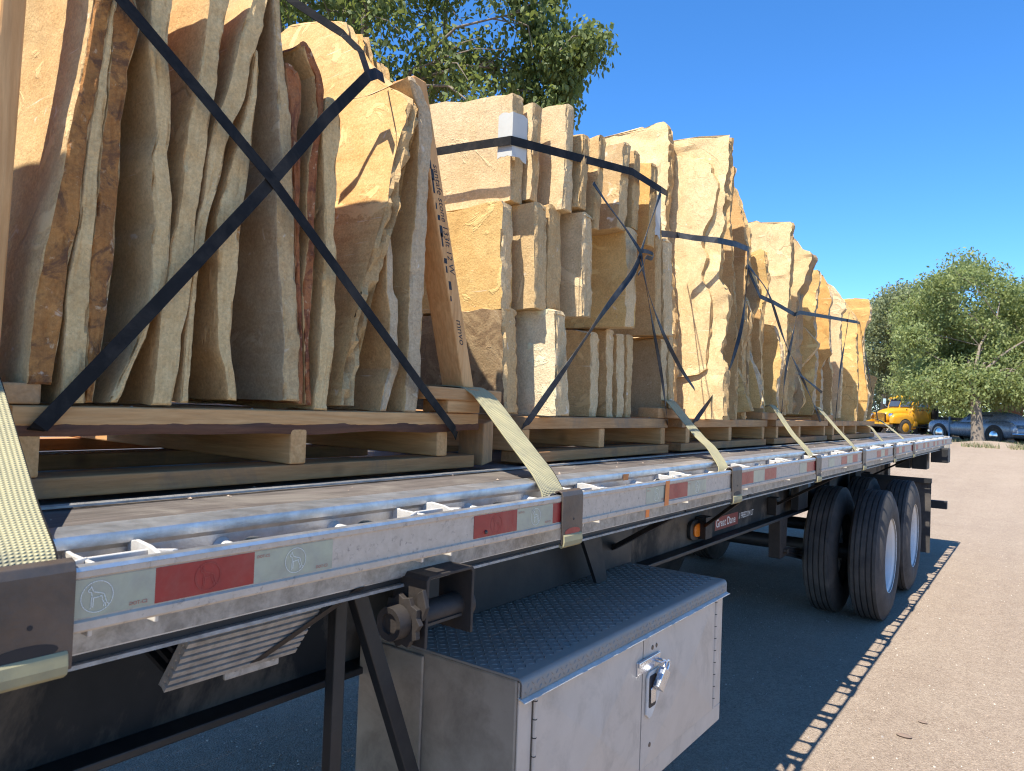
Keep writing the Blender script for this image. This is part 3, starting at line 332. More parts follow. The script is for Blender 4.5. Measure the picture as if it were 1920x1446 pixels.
 {'P': [(-1.12, 2.284), (-0.492, 2.258), (-0.463, 2.18), (-0.433, 2.084), (-0.429, 1.962), (-0.448, 1.885), (-0.459, 1.787), (-0.448, 1.654), (-1.12, 1.648)], 'Yc': 4.86, 'e': 'grey', 'f': 'golden', 'g': 'slabs on the fourth pallet', 'k': 'y', 'kk': 0.0, 'l': 'slab with a patch of sun on its middle in the fourth pallet', 'm': 0.0, 'n': 'stone_slab', 'th': 0.05, 'zb': 1.625}, {'P': [(-1.12, 2.365), (-0.48, 2.304), (-0.425, 2.208), (-0.455, 2.165), (-0.463, 1.939), (-0.441, 1.657), (-1.12, 1.651)], 'Yc': 5.08, 'e': 'tan', 'f': 'golden', 'g': 'slabs on the fourth pallet', 'k': 'y', 'kk': 0.0, 'l': 'orange slab with a sharp pointed corner in the fourth pallet', 'm': 0.0, 'n': 'stone_slab', 'th': 0.045, 'zb': 1.625}, {'P': [(-1.206, 2.153), (-0.523, 2.035), (-0.452, 1.874), (-0.423, 1.76), (-0.455, 1.698), (-0.476, 1.651), (-1.206, 1.645)], 'Yc': 5.42, 'e': 'pale', 'f': 'greybrown', 'g': 'slabs on the fourth pallet', 'k': 'y', 'kk': 0.0, 'l': 'shaded slab with an angular lower corner at the fourth pallet end', 'm': 0.0, 'n': 'stone_slab', 'th': 0.035, 'zb': 1.625}, {'P': [(-0.596, 2.175), (-0.55, 2.341), (-0.519, 2.328), (-0.394, 2.187), (-0.425, 2.14), (-0.536, 2.003), (-0.587, 2.011)], 'Yc': 5.62, 'e': 'cream', 'f': 'golden', 'g': 'slabs on the rear pallet', 'k': 'y', 'kk': 0.1, 'l': 'diamond-shaped sunlit slab hanging out at a tilt', 'm': 0.0, 'n': 'stone_slab', 'th': 0.05, 'zb': 1.625}, {'P': [(-1.191, 2.718), (-0.514, 2.763), (-0.437, 2.761), (-0.424, 2.703), (-0.443, 2.542), (-0.45, 2.381), (-0.43, 2.057), (-0.447, 1.647), (-1.191, 1.641)], 'Yc': 5.75, 'e': 'grey', 'f': 'golden', 'g': 'slabs on the rear pallet', 'k': 'y', 'kk': 0.0, 'l': 'flat-topped orange slab at the near end of the rear pallet', 'm': 0.0, 'n': 'stone_slab', 'th': 0.06, 'zb': 1.625},
 {'P': [(-1.149, 2.606), (-0.566, 2.774), (-0.501, 2.791), (-0.459, 2.723), (-0.43, 2.657), (-0.408, 2.571), (-0.434, 2.508), (-0.424, 2.252), (-0.405, 2.146), (-0.452, 2.108), (-0.478, 2.04), (-0.472, 1.64), (-1.149, 1.633)], 'Yc': 6.12, 'e': 'grey', 'f': 'orange', 'g': 'slabs on the rear pallet', 'k': 'y', 'kk': 0.0, 'l': 'notched orange slab with a bulging side in the rear pallet', 'm': 0.0, 'n': 'stone_slab', 'th': 0.06, 'zb': 1.625}, {'P': [(-1.206, 2.76), (-0.581, 2.809), (-0.516, 2.772), (-0.463, 2.7), (-0.42, 2.644), (-0.401, 2.561), (-0.434, 2.527), (-0.439, 2.383), (-0.422, 2.022), (-0.429, 1.636), (-1.206, 1.626)], 'Yc': 6.55, 'e': 'cream', 'f': 'cream', 'g': 'slabs on the rear pallet', 'k': 'y', 'kk': 0.0, 'l': 'pale slab whose crest slopes down towards the trees', 'm': 0.0, 'n': 'stone_slab', 'th': 0.07, 'zb': 1.625}, {'P': [(-1.163, 2.317), (-0.479, 2.183), (-0.438, 2.008), (-0.447, 1.747), (-0.428, 1.635), (-1.163, 1.628)], 'Yc': 6.3, 'e': 'pale', 'f': 'umber', 'g': 'slabs on the rear pallet', 'k': 'y', 'kk': 0.0, 'l': 'thin wavy shaded slab low in the rear pallet', 'm': 0.0, 'n': 'stone_slab', 'th': 0.04, 'zb': 1.625}, {'P': [(-1.177, 2.719), (-0.524, 2.721), (-0.477, 2.647), (-0.4, 2.533), (-0.394, 2.285), (-0.378, 1.953), (-0.383, 1.621), (-1.177, 1.61)], 'Yc': 7.0, 'e': 'tan', 'f': 'golden', 'g': 'slabs on the rear pallet', 'k': 'y', 'kk': 0.0, 'l': 'smooth tall orange slab with crossed bands in front', 'm': 0.0, 'n': 'stone_slab', 'th': 0.06, 'zb': 1.625}, {'P': [(-1.134, 2.778), (-0.545, 2.81), (-0.413, 2.787), (-0.387, 2.688), (-0.394, 2.587), (-0.434, 2.512), (-0.45, 2.384), (-0.424, 2.078), (-0.387, 1.876), (-0.419, 1.621), (-1.134, 1.608)], 'Yc': 7.55, 'e': 'cream', 'f': 'orange', 'g': 'slabs on the rear pallet', 'k': 'y', 'kk': 0.0, 'l': 'orange slab with a rounded overhanging corner, last tall one', 'm': 0.0, 'n': 'stone_slab', 'th': 0.07, 'zb': 1.625},
 {'P': [(-1.12, 2.017), (-0.44, 2.092), (-0.382, 2.056), (-0.408, 1.939), (-0.423, 1.78), (-0.43, 1.622), (-1.12, 1.616)], 'Yc': 7.9, 'e': 'tan', 'f': 'tan', 'g': 'slabs on the rear pallet', 'k': 'y', 'kk': 0.0, 'l': 'small tan slab with a pointed corner at the very rear of the load', 'm': 0.0, 'n': 'stone_slab', 'th': 0.05, 'zb': 1.625}]
BANDS=[('taut black band slanting down to the right across the front pallet slabs', 0.024, [(-0.4, 0.512, 2.439), (-0.392, 0.608, 2.362), (-0.388, 0.758, 2.253), (-0.384, 0.931, 2.123), (-0.386, 1.15, 1.935), (-0.392, 1.427, 1.7), (-0.402, 1.579, 1.581), (-0.45, 1.648, 1.559)]),
 ('black band rising from the lower front corner across the front pallet', 0.027, [(-0.45, 0.516, 1.577), (-0.405, 0.518, 1.593), (-0.392, 0.695, 1.819), (-0.388, 0.921, 2.106), (-0.392, 1.071, 2.305), (-0.405, 1.205, 2.46), (-0.43, 1.254, 2.492), (-0.5, 1.344, 2.531)]),
 ('black band entering at the top and ending at the orange banded slab', 0.024, [(-0.62, 1.006, 2.715), (-0.56, 1.082, 2.64), (-0.5, 1.195, 2.59), (-0.46, 1.226, 2.544), (-0.425, 1.223, 2.476)]),
 ('black band wrapping round the top row over the white corner guard', 0.028, [(-0.769, 1.8, 2.51), (-0.598, 1.802, 2.502), (-0.405, 1.802, 2.489), (-0.365, 2.025, 2.509), (-0.328, 2.476, 2.567), (-0.325, 2.729, 2.563), (-0.4, 2.926, 2.616), (-0.55, 3.286, 2.721)]),
 ('twisted band falling from the top row band to the knot', 0.016, [(-0.325, 2.181, 2.444), (-0.318, 2.28, 2.388), (-0.314, 2.4, 2.337), (-0.312, 2.495, 2.29), (-0.31, 2.539, 2.265)]),
 ('long diagonal band from the guard down to the pallet corner under the cream block', 0.022, [(-0.32, 2.714, 2.545), (-0.316, 2.608, 2.383), (-0.312, 2.518, 2.224), (-0.311, 2.471, 2.169), (-0.314, 2.261, 2.0), (-0.322, 2.038, 1.787), (-0.402, 1.934, 1.592), (-0.44, 1.967, 1.576)]),
 ('loose band end hanging from the knot across the huge flagstone', 0.018, [(-0.308, 2.535, 2.256), (-0.312, 2.599, 2.137), (-0.325, 2.777, 1.988), (-0.325, 2.979, 1.845), (-0.32, 3.136, 1.758)]),
 ('thin band running straight down from the knot to the pallet', 0.016, [(-0.312, 2.517, 2.249), (-0.32, 2.594, 2.179), (-0.36, 2.756, 2.031), (-0.385, 2.921, 1.818), (-0.402, 3.034, 1.621), (-0.43, 3.099, 1.584)]),
 ('curled loose band tail at the knot', 0.016, [(-0.315, 2.539, 2.274), (-0.305, 2.584, 2.278), (-0.295, 2.621, 2.273), (-0.288, 2.589, 2.247), (-0.29, 2.536, 2.25), (-0.298, 2.537, 2.21), (-0.306, 2.51, 2.175)]),
 ('doubled band pulled level across the huge peeling flagstone', 0.03, [(-0.43, 2.972, 2.445), (-0.525, 3.36, 2.53), (-0.458, 3.4, 2.518), (-0.357, 3.46, 2.507), (-0.36, 3.734, 2.543), (-0.4, 4.039, 2.581), (-0.5, 4.375, 2.65)]),
 ('bowed band curving down beside the third pallet to its lower edge', 0.024, [(-0.385, 3.995, 2.562), (-0.372, 3.957, 2.347), (-0.366, 3.873, 2.103), (-0.372, 3.713, 1.863), (-0.388, 3.532, 1.732), (-0.402, 3.355, 1.61), (-0.44, 3.417, 1.588)]),
 ('level band round the fourth and rear pallets', 0.026, [(-0.42, 4.089, 2.492), (-0.4, 4.278, 2.347), (-0.386, 4.514, 2.34), (-0.372, 4.912, 2.316), (-0.372, 5.038, 2.346), (-0.372, 5.94, 2.416), (-0.372, 6.838, 2.485), (-0.5, 7.643, 2.571)]),
 ('slanting band crossing the fourth pallet to its far lower corner', 0.02, [(-0.41, 4.077, 2.495), (-0.38, 4.372, 2.394), (-0.372, 4.689, 2.12), (-0.37, 5.071, 1.939), (-0.385, 5.424, 1.788), (-0.402, 5.771, 1.633), (-0.44, 5.986, 1.595)]),
 ('bundled band hanging down from the fourth pallet knot', 0.022, [(-0.38, 5.071, 2.458), (-0.36, 4.918, 2.316), (-0.362, 4.84, 2.168), (-0.378, 4.761, 1.956), (-0.402, 4.772, 1.628)]), ('short loose band end dangling low on the rear pallet', 0.018, [(-0.362, 5.002, 1.935), (-0.345, 5.181, 1.891), (-0.33, 5.507, 1.826)]),
 ('upright band on the smooth tall orange slab', 0.022, [(-0.37, 6.523, 2.53), (-0.364, 6.397, 2.32), (-0.368, 6.267, 2.092), (-0.38, 6.222, 1.833), (-0.402, 6.274, 1.61)]), ('thin last band at the rear end of the load', 0.018, [(-0.37, 6.962, 2.494), (-0.365, 7.148, 2.297), (-0.368, 7.505, 1.975), (-0.39, 8.095, 1.608)])]
STRAPS=[('wide dirty yellow webbing strap at the near end of the rail', (0.305, 0.41), [(-0.5, 0.477, 1.69), (-0.42, 0.461, 1.667), (-0.25, 0.436, 1.562), (-0.14, 0.419, 1.498), (-0.045, 0.409, 1.445), (-0.04, 0.402, 1.36)]),
 ('yellow webbing strap draped over the battens between front and second pallets', (1.525, 1.622), [(-1.2, 1.735, 1.705), (-0.55, 1.73, 1.707), (-0.42, 1.724, 1.704), (-0.385, 1.736, 1.682), (-0.345, 1.741, 1.643), (-0.25, 1.714, 1.571), (-0.115, 1.665, 1.48), (-0.048, 1.616, 1.437), (-0.044, 1.6, 1.36)]),
 ('webbing strap leaving the gap behind the second pallet', (2.735, 2.838), [(-1.2, 3.2, 1.69), (-0.5, 3.19, 1.69), (-0.42, 3.144, 1.705), (-0.33, 3.128, 1.613), (-0.25, 3.096, 1.545), (-0.16, 2.988, 1.512), (-0.048, 2.848, 1.436), (-0.044, 2.7, 1.36)]),
 ('webbing strap behind the third pallet with a folded dark upper part', (4.0, 4.1), [(-1.2, 4.66, 1.69), (-0.5, 4.65, 1.69), (-0.42, 4.699, 1.721), (-0.24, 4.496, 1.541), (-0.12, 4.292, 1.481), (-0.048, 4.2, 1.43), (-0.044, 3.95, 1.36)]),
 ('greyish webbing strap behind the fourth pallet', (5.2, 5.3), [(-1.2, 6.2, 1.7), (-0.5, 6.15, 1.7), (-0.42, 5.805, 1.729), (-0.23, 5.638, 1.555), (-0.12, 5.487, 1.48), (-0.048, 5.383, 1.421), (-0.044, 5.1, 1.36)]),
 ('thin-looking yellow strap near the rear axle', (6.42, 6.52), [(-1.2, 7.3, 1.58), (-0.5, 7.3, 1.58), (-0.36, 7.51, 1.583), (-0.18, 6.979, 1.482), (-0.048, 6.589, 1.414), (-0.044, 6.4, 1.36)]),
 ('rearmost yellow strap, pulled over the end of the rear pallet', (7.46, 7.56), [(-1.2, 8.12, 1.66), (-0.5, 8.12, 1.66), (-0.4, 8.239, 1.64), (-0.18, 8.084, 1.485), (-0.048, 7.87, 1.394), (-0.044, 7.55, 1.36)])]
LEAN=((-0.43, 1.648, 1.705), (-0.43, 1.389, 2.542), (-0.43, 1.698, 1.704))
TREE_A=[(-5.62, 7.73, 6.55), (-7.31, 5.87, 9.8), (-6.01, 5.52, 8.97), (-9.09, 6.92, 9.22), (-5.03, 7.69, 6.21), (-5.72, 5.86, 6.36), (-7.48, 7.71, 9.98), (-9.51, 6.25, 7.65), (-8.8, 6.81, 6.51), (-7.1, 4.62, 6.06), (-6.05, 6.14, 7.67), (-6.94, 5.99, 6.18), (-7.95, 5.75, 6.86), (-5.28, 7.13, 8.88), (-5.64, 7.63, 8.01), (-9.01, 6.75, 11.46), (-7.94, 5.46, 6.03), (-5.89, 9.12, 9.49), (-7.15, 7.4, 9.82), (-6.02, 7.22, 7.05), (-6.74, 5.29, 6.55), (-5.76, 7.06, 7.13), (-5.43, 7.29, 9.25), (-6.09, 8.09, 9.07), (-7.43, 8.29, 6.49), (-5.15, 6.66, 5.98), (-5.72, 7.21, 6.17), (-7.66, 7.92, 9.01), (-6.16, 5.27, 7.36), (-8.16, 7.48, 8.09), (-6.12, 9.14, 10.0), (-6.98, 5.33, 5.84), (-8.08, 7.15, 10.97), (-5.6, 7.69, 9.86), (-7.84, 6.2, 8.08), (-7.61, 5.36, 5.82), (-5.76, 5.52, 8.8), (-9.14, 6.69, 9.64), (-5.2, 7.75, 8.05), (-5.75, 6.95, 6.02), (-5.86, 7.8, 8.72), (-6.28, 7.89, 8.39), (-5.04, 6.18, 9.15), (-7.29, 5.21, 8.6), (-8.81, 5.63, 9.51), (-5.05, 7.5, 8.48), (-7.8, 7.17, 7.57), (-5.5, 8.5, 9.11), (-6.65, 5.86, 5.97), (-5.81, 8.37, 8.46), (-6.64, 6.83, 8.86), (-8.61, 5.48, 10.2), (-5.66, 5.76, 5.64), (-6.79, 7.15, 8.23), (-6.03, 7.57, 8.02), (-6.18, 6.24, 6.96), (-5.83, 6.29, 6.61), (-4.95, 7.87, 8.93), (-6.4, 5.11, 8.85), (-6.8, 5.5, 5.69), (-5.11, 6.27, 8.2), (-7.94, 5.96, 7.06), (-6.06, 6.42, 7.75), (-6.06, 6.19, 5.52), (-5.25, 6.67, 8.5), (-8.63, 7.05, 11.05), (-6.01, 5.34, 8.29), (-8.22, 5.35, 9.09), (-7.25, 8.04, 6.14), (-8.9, 6.89, 8.14), (-7.96, 5.55, 6.03), (-5.98, 7.83, 9.17), (-7.41, 7.26, 10.57), (-5.32, 7.41, 7.89), (-5.8, 8.96, 9.5), (-6.74, 6.24, 8.28), (-7.67, 5.04, 8.36), (-8.27, 5.46, 7.58), (-9.86, 6.09, 10.61), (-9.47, 6.54, 9.5), (-9.12, 6.22, 8.98), (-9.93, 6.07, 11.12), (-6.05, 7.2, 9.12), (-8.92, 7.03, 6.63), (-7.48, 5.03, 7.17), (-7.66, 7.0, 7.12), (-7.76, 5.74, 8.57), (-7.93, 7.09, 7.56), (-6.27, 5.45, 7.34), (-7.25, 6.5, 5.78), (-6.71, 7.11, 7.59), (-5.25, 7.14, 8.77), (-6.21, 8.99, 8.96), (-8.05, 5.78, 6.49), (-5.94, 6.0, 5.6), (-6.36, 6.43, 8.82), (-6.16, 8.33, 9.14), (-4.46, 7.32, 6.66), (-5.92, 6.87, 9.2), (-7.55, 4.81, 9.09), (-7.24, 5.48, 5.9), (-4.67, 6.53, 9.22), (-9.35, 6.2, 6.21), (-7.77, 5.04, 5.43), (-6.87, 5.57, 6.98), (-5.11, 8.26, 8.87), (-7.06, 7.45, 9.59), (-8.82, 5.98, 6.65), (-6.22, 6.28, 6.8), (-6.37, 5.39, 7.03), (-5.89, 6.42, 8.93), (-4.75, 7.28, 7.14), (-6.85, 8.37, 6.08), (-5.82, 7.78, 9.03), (-6.93, 7.35, 10.5), (-7.26, 7.35, 8.33), (-9.84, 6.39, 10.47), (-6.41, 5.34, 8.13), (-6.26, 5.36, 6.78), (-6.67, 5.47, 8.31), (-6.49, 8.69, 6.31), (-6.65, 6.21, 9.68), (-7.24, 7.32, 9.06), (-5.75, 7.47, 6.04), (-8.79, 6.87, 6.44), (-8.68, 5.96, 9.7), (-4.55, 6.6, 5.17), (-8.11, 5.99, 8.4), (-5.75, 7.61, 7.78), (-7.98, 6.24, 7.34), (-7.71, 5.39, 8.24), (-7.49, 7.01, 10.08), (-6.42, 8.55, 11.56), (-8.31, 5.57, 8.81), (-7.66, 6.98, 9.9), (-4.82, 6.86, 8.55), (-7.79, 7.69, 10.8), (-5.24, 7.61, 6.27), (-5.6, 7.46, 8.46), (-8.8, 5.88, 10.61), (-8.09, 6.14, 5.78), (-5.98, 6.62, 5.79), (-8.53, 5.28, 9.15), (-8.79, 6.19, 9.53), (-6.57, 5.87, 8.13), (-8.78, 6.44, 6.64), (-6.43, 7.12, 7.82), (-9.7, 6.56, 8.47), (-5.78, 7.28, 8.06), (-4.8, 6.98, 9.62)]
TREE_A_FRINGE=[(-4.68, 8.28, 7.3), (-4.67, 7.93, 6.87), (-4.58, 8.22, 6.81), (-4.19, 8.14, 6.59), (-3.81, 7.82, 6.39), (-3.94, 8.33, 6.59), (-4.01, 8.4, 6.51), (-3.89, 7.82, 6.26), (-4.21, 8.07, 6.37), (-4.36, 8.53, 6.45), (-4.05, 7.68, 6.02), (-4.11, 7.61, 6.15), (-4.28, 7.55, 6.24), (-4.73, 7.93, 6.66), (-4.72, 8.2, 6.37), (-4.13, 7.74, 5.86), (-4.37, 8.41, 6.17), (-4.09, 7.86, 5.79), (-4.36, 8.05, 5.83), (-4.41, 8.29, 5.8), (-4.17, 7.68, 5.46), (-4.56, 7.82, 5.99), (-4.92, 8.03, 6.31), (-4.44, 7.77, 5.59), (-4.84, 8.02, 5.76), (-4.47, 7.87, 5.52), (-4.85, 8.2, 5.77), (-4.73, 7.61, 5.81), (-5.03, 7.91, 5.8), (-3.88, 7.82, 6.14), (-4.59, 7.6, 6.84), (-4.57, 7.37, 7.0), (-4.41, 7.79, 7.45), (-4.58, 7.67, 7.3)]
TREE_B=[(-2.78, 38.84, 6.33), (-0.46, 40.78, 7.64), (0.51, 39.19, 6.22), (-2.91, 35.81, 3.41), (-2.08, 35.95, 2.85), (-2.93, 37.18, 6.38), (-0.18, 40.77, 6.59), (-1.12, 37.88, 5.97), (-2.32, 37.13, 3.61), (-3.59, 36.41, 6.52), (-2.12, 41.18, 8.79), (-3.12, 36.26, 4.09), (-0.69, 34.25, 4.25), (-0.93, 37.86, 5.89), (-0.89, 37.02, 5.82), (-3.64, 38.11, 6.65), (1.24, 35.54, 3.83), (-2.18, 40.52, 6.02), (-0.49, 40.67, 3.9), (-0.41, 36.69, 4.87), (-1.64, 33.95, 5.31), (0.89, 37.42, 4.67), (1.36, 44.2, 5.89), (-2.22, 33.29, 3.21), (-3.63, 39.52, 3.01), (-2.16, 33.3, 6.12), (-0.19, 35.78, 4.75), (1.35, 41.12, 5.99), (0.12, 42.05, 8.06), (-1.27, 34.81, 5.34), (-2.71, 39.29, 6.14), (-1.29, 40.66, 5.53), (-0.28, 34.79, 2.76), (-1.11, 38.32, 4.7), (-3.1, 33.04, 5.12), (-3.42, 33.67, 6.23), (-0.7, 36.14, 2.79), (1.39, 42.84, 5.92), (1.54, 37.13, 3.48), (-2.35, 38.54, 8.17), (-1.92, 35.2, 4.99), (-1.58, 39.04, 3.15), (-1.17, 42.97, 4.56), (-1.85, 35.37, 7.75), (-3.43, 38.92, 6.46), (-3.49, 39.81, 6.88), (-0.9, 36.62, 5.27), (-0.49, 37.35, 4.92), (-0.14, 37.8, 4.03), (-1.09, 36.1, 7.69), (-3.88, 38.6, 3.12), (-0.19, 36.12, 3.67), (-2.1, 40.98, 5.42), (0.87, 36.63, 3.14), (1.37, 40.01, 4.5), (-1.27, 42.21, 8.07), (-2.65, 39.73, 7.48), (-0.39, 39.58, 5.69), (2.37, 42.05, 4.64), (-0.39, 35.69, 6.96), (-0.26, 38.66, 2.98), (-2.0, 35.95, 2.7), (-0.81, 34.38, 5.4), (1.07, 41.65, 6.77), (-1.43, 41.53, 6.06), (-1.73, 39.42, 8.47), (-3.88, 35.15, 5.34), (-1.54, 41.28, 4.43), (2.33, 43.95, 4.24), (-1.95, 37.26, 8.59), (-1.63, 40.45, 6.52), (-0.88, 34.17, 4.08), (0.66, 35.21, 3.83), (-1.63, 34.67, 4.53), (1.22, 42.84, 2.86), (-0.16, 43.22, 4.17), (-2.09, 35.12, 4.95), (-1.52, 39.61, 6.83), (-0.78, 39.83, 3.67), (0.38, 36.19, 3.02), (1.03, 36.15, 3.75), (-0.1, 37.89, 6.78), (2.42, 40.78, 5.39), (1.08, 36.54, 6.08), (-1.11, 37.95, 8.06), (-0.75, 43.36, 4.15), (1.72, 37.67, 6.12), (-0.3, 40.92, 6.38), (-3.33, 40.6, 6.2), (-0.32, 41.39, 3.08), (-3.0, 34.1, 4.45), (-3.21, 32.32, 4.54), (-3.53, 33.64, 5.92), (0.24, 36.95, 6.84), (-0.66, 41.94, 5.88), (1.27, 36.61, 2.92), (-3.72, 35.6, 3.91), (-3.67, 34.86, 5.22), (-2.99, 39.23, 4.72), (-2.25, 35.04, 4.39), (1.68, 40.17, 6.44), (-2.9, 35.01, 5.61), (-0.83, 42.41, 6.77), (0.22, 36.1, 5.05), (-3.96, 40.23, 5.23), (-3.55, 35.38, 5.94), (-4.03, 35.94, 4.74), (-1.03, 39.66, 3.65), (-2.93, 41.1, 2.79), (-2.29, 37.15, 6.01), (1.05, 41.36, 5.55), (-1.04, 35.58, 4.03), (1.89, 44.5, 3.86), (2.1, 38.86, 3.93), (1.91, 40.42, 3.84), (-2.88, 37.53, 7.78), (-2.86, 37.78, 3.83), (-0.52, 41.71, 5.37), (0.96, 38.6, 7.11), (2.49, 41.48, 3.73), (-1.9, 35.88, 3.03), (-1.26, 40.79, 5.31), (0.55, 36.93, 4.38), (-1.99, 38.52, 4.11), (-1.96, 33.69, 7.54), (2.59, 45.62, 4.29), (1.4, 37.37, 5.93), (-0.54, 35.61, 6.92), (-0.68, 43.23, 5.68), (-3.27, 38.75, 5.4), (2.38, 40.68, 5.51), (-0.85, 42.98, 2.97), (1.08, 38.9, 7.12), (-2.9, 35.33, 3.67), (-2.79, 39.3, 3.08), (1.53, 40.52, 4.02), (-3.02, 37.48, 4.39), (0.64, 42.41, 4.87), (1.75, 43.95, 4.9), (-3.31, 32.26, 5.0), (-2.59, 33.29, 6.61), (0.08, 41.01, 5.36), (-2.88, 39.97, 7.25), (0.22, 36.96, 4.0), (-3.74, 40.21, 6.15), (-2.63, 39.21, 4.07), (-2.03, 41.67, 4.66), (-2.74, 36.13, 7.0), (-3.13, 39.05, 6.49), (1.52, 40.74, 4.8), (0.36, 43.5, 7.03), (-2.6, 33.68, 6.68), (-1.07, 36.53, 4.35), (1.75, 38.42, 3.79), (-0.08, 35.8, 4.48), (0.05, 42.72, 5.23), (-2.31, 37.85, 8.02), (2.26, 37.13, 3.96), (1.38, 35.8, 5.71), (-3.92, 39.34, 6.39), (1.01, 35.89, 5.2), (-4.27, 37.29, 4.04), (0.8, 43.4, 7.73), (2.29, 44.23, 4.34), (-1.19, 42.22, 4.03), (-3.02, 36.51, 4.62), (1.47, 37.11, 5.77), (-1.8, 39.83, 2.77), (-3.03, 35.87, 7.43), (2.0, 38.55, 5.52), (-2.87, 37.38, 7.27), (1.29, 41.07, 4.89), (-2.84, 40.63, 6.54), (-2.16, 33.88, 5.65), (-1.83, 40.29, 8.74), (-1.54, 34.65, 2.68), (-1.26, 41.03, 4.04), (1.13, 40.37, 6.97), (0.67, 39.62, 6.45), (-0.29, 37.4, 6.44), (2.12, 40.41, 5.5), (-1.74, 33.72, 5.46), (2.21, 42.89, 5.22), (-3.62, 33.84, 5.25), (-2.75, 35.53, 5.88), (-2.96, 34.46, 3.67), (1.94, 44.05, 4.55), (0.65, 44.01, 3.5), (1.91, 44.53, 5.92), (-1.32, 41.3, 7.09), (-2.74, 40.21, 6.57), (-1.4, 34.98, 4.44), (-2.53, 32.8, 7.06), (-3.85, 37.44, 6.34), (-1.79, 36.99, 5.59), (-1.06, 37.7, 3.4), (0.78, 39.0, 3.47), (-2.11, 39.19, 8.53), (1.12, 37.98, 4.77), (0.41, 42.28, 7.94), (-0.15, 37.54, 5.86), (1.08, 36.45, 3.96), (1.29, 38.91, 6.45), (-1.22, 37.56, 6.24), (0.81, 36.6, 6.57), (0.82, 40.15, 6.28), (-3.16, 37.98, 4.56), (0.15, 35.45, 2.87), (-1.96, 40.71, 4.98), (-2.66, 41.25, 3.25), (1.07, 36.66, 3.47), (-2.12, 32.13, 2.63), (-1.35, 33.83, 2.95), (-0.58, 32.98, 3.09), (-3.56, 33.31, 3.12), (0.61, 38.05, 2.79), (0.92, 36.26, 3.51), (-0.38, 34.58, 3.15), (0.62, 33.39, 2.83), (1.04, 37.15, 3.52), (-2.28, 33.24, 3.01), (0.28, 35.15, 3.4), (-1.88, 34.5, 3.06), (0.4, 36.04, 3.64), (0.77, 35.74, 3.16), (-0.98, 34.09, 3.19), (-1.55, 31.71, 2.74), (-2.09, 34.49, 2.85), (-3.15, 32.64, 3.35), (0.53, 33.9, 3.81), (-2.21, 34.65, 3.39), (-1.54, 32.78, 2.84), (-1.78, 33.63, 2.78), (-0.94, 32.54, 3.27), (-2.98, 34.28, 2.84), (-1.53, 32.67, 3.59), (-1.47, 34.26, 3.19), (-2.8, 30.75, 2.9), (-0.48, 37.16, 3.82), (-0.35, 33.09, 3.19), (-2.46, 35.57, 3.64), (-1.01, 34.38, 3.23), (-1.84, 33.75, 2.94), (-0.43, 36.95, 3.89), (-3.01, 35.12, 3.15), (-0.75, 33.39, 2.98), (-1.44, 32.75, 3.01), (-1.0, 32.43, 3.2), (-0.86, 34.14, 2.99), (-2.29, 32.08, 3.37), (-2.69, 34.6, 2.95), (1.31, 35.75, 3.31), (-1.04, 35.62, 3.62), (-1.98, 33.33, 3.37), (0.29, 34.46, 3.31), (-2.07, 34.8, 3.71), (-0.24, 35.29, 3.17), (0.5, 33.97, 2.88), (-3.2, 35.14, 3.47), (-2.7, 33.71, 3.57), (-3.08, 33.41, 2.77), (-0.55, 34.07, 2.75), (1.21, 36.92, 3.45), (0.36, 37.11, 3.59), (-3.47, 32.82, 3.09), (-3.49, 35.08, 3.13), (-0.13, 35.67, 3.59), (0.33, 36.73, 2.97), (0.45, 36.8, 3.52), (-1.14, 34.12, 3.46)]
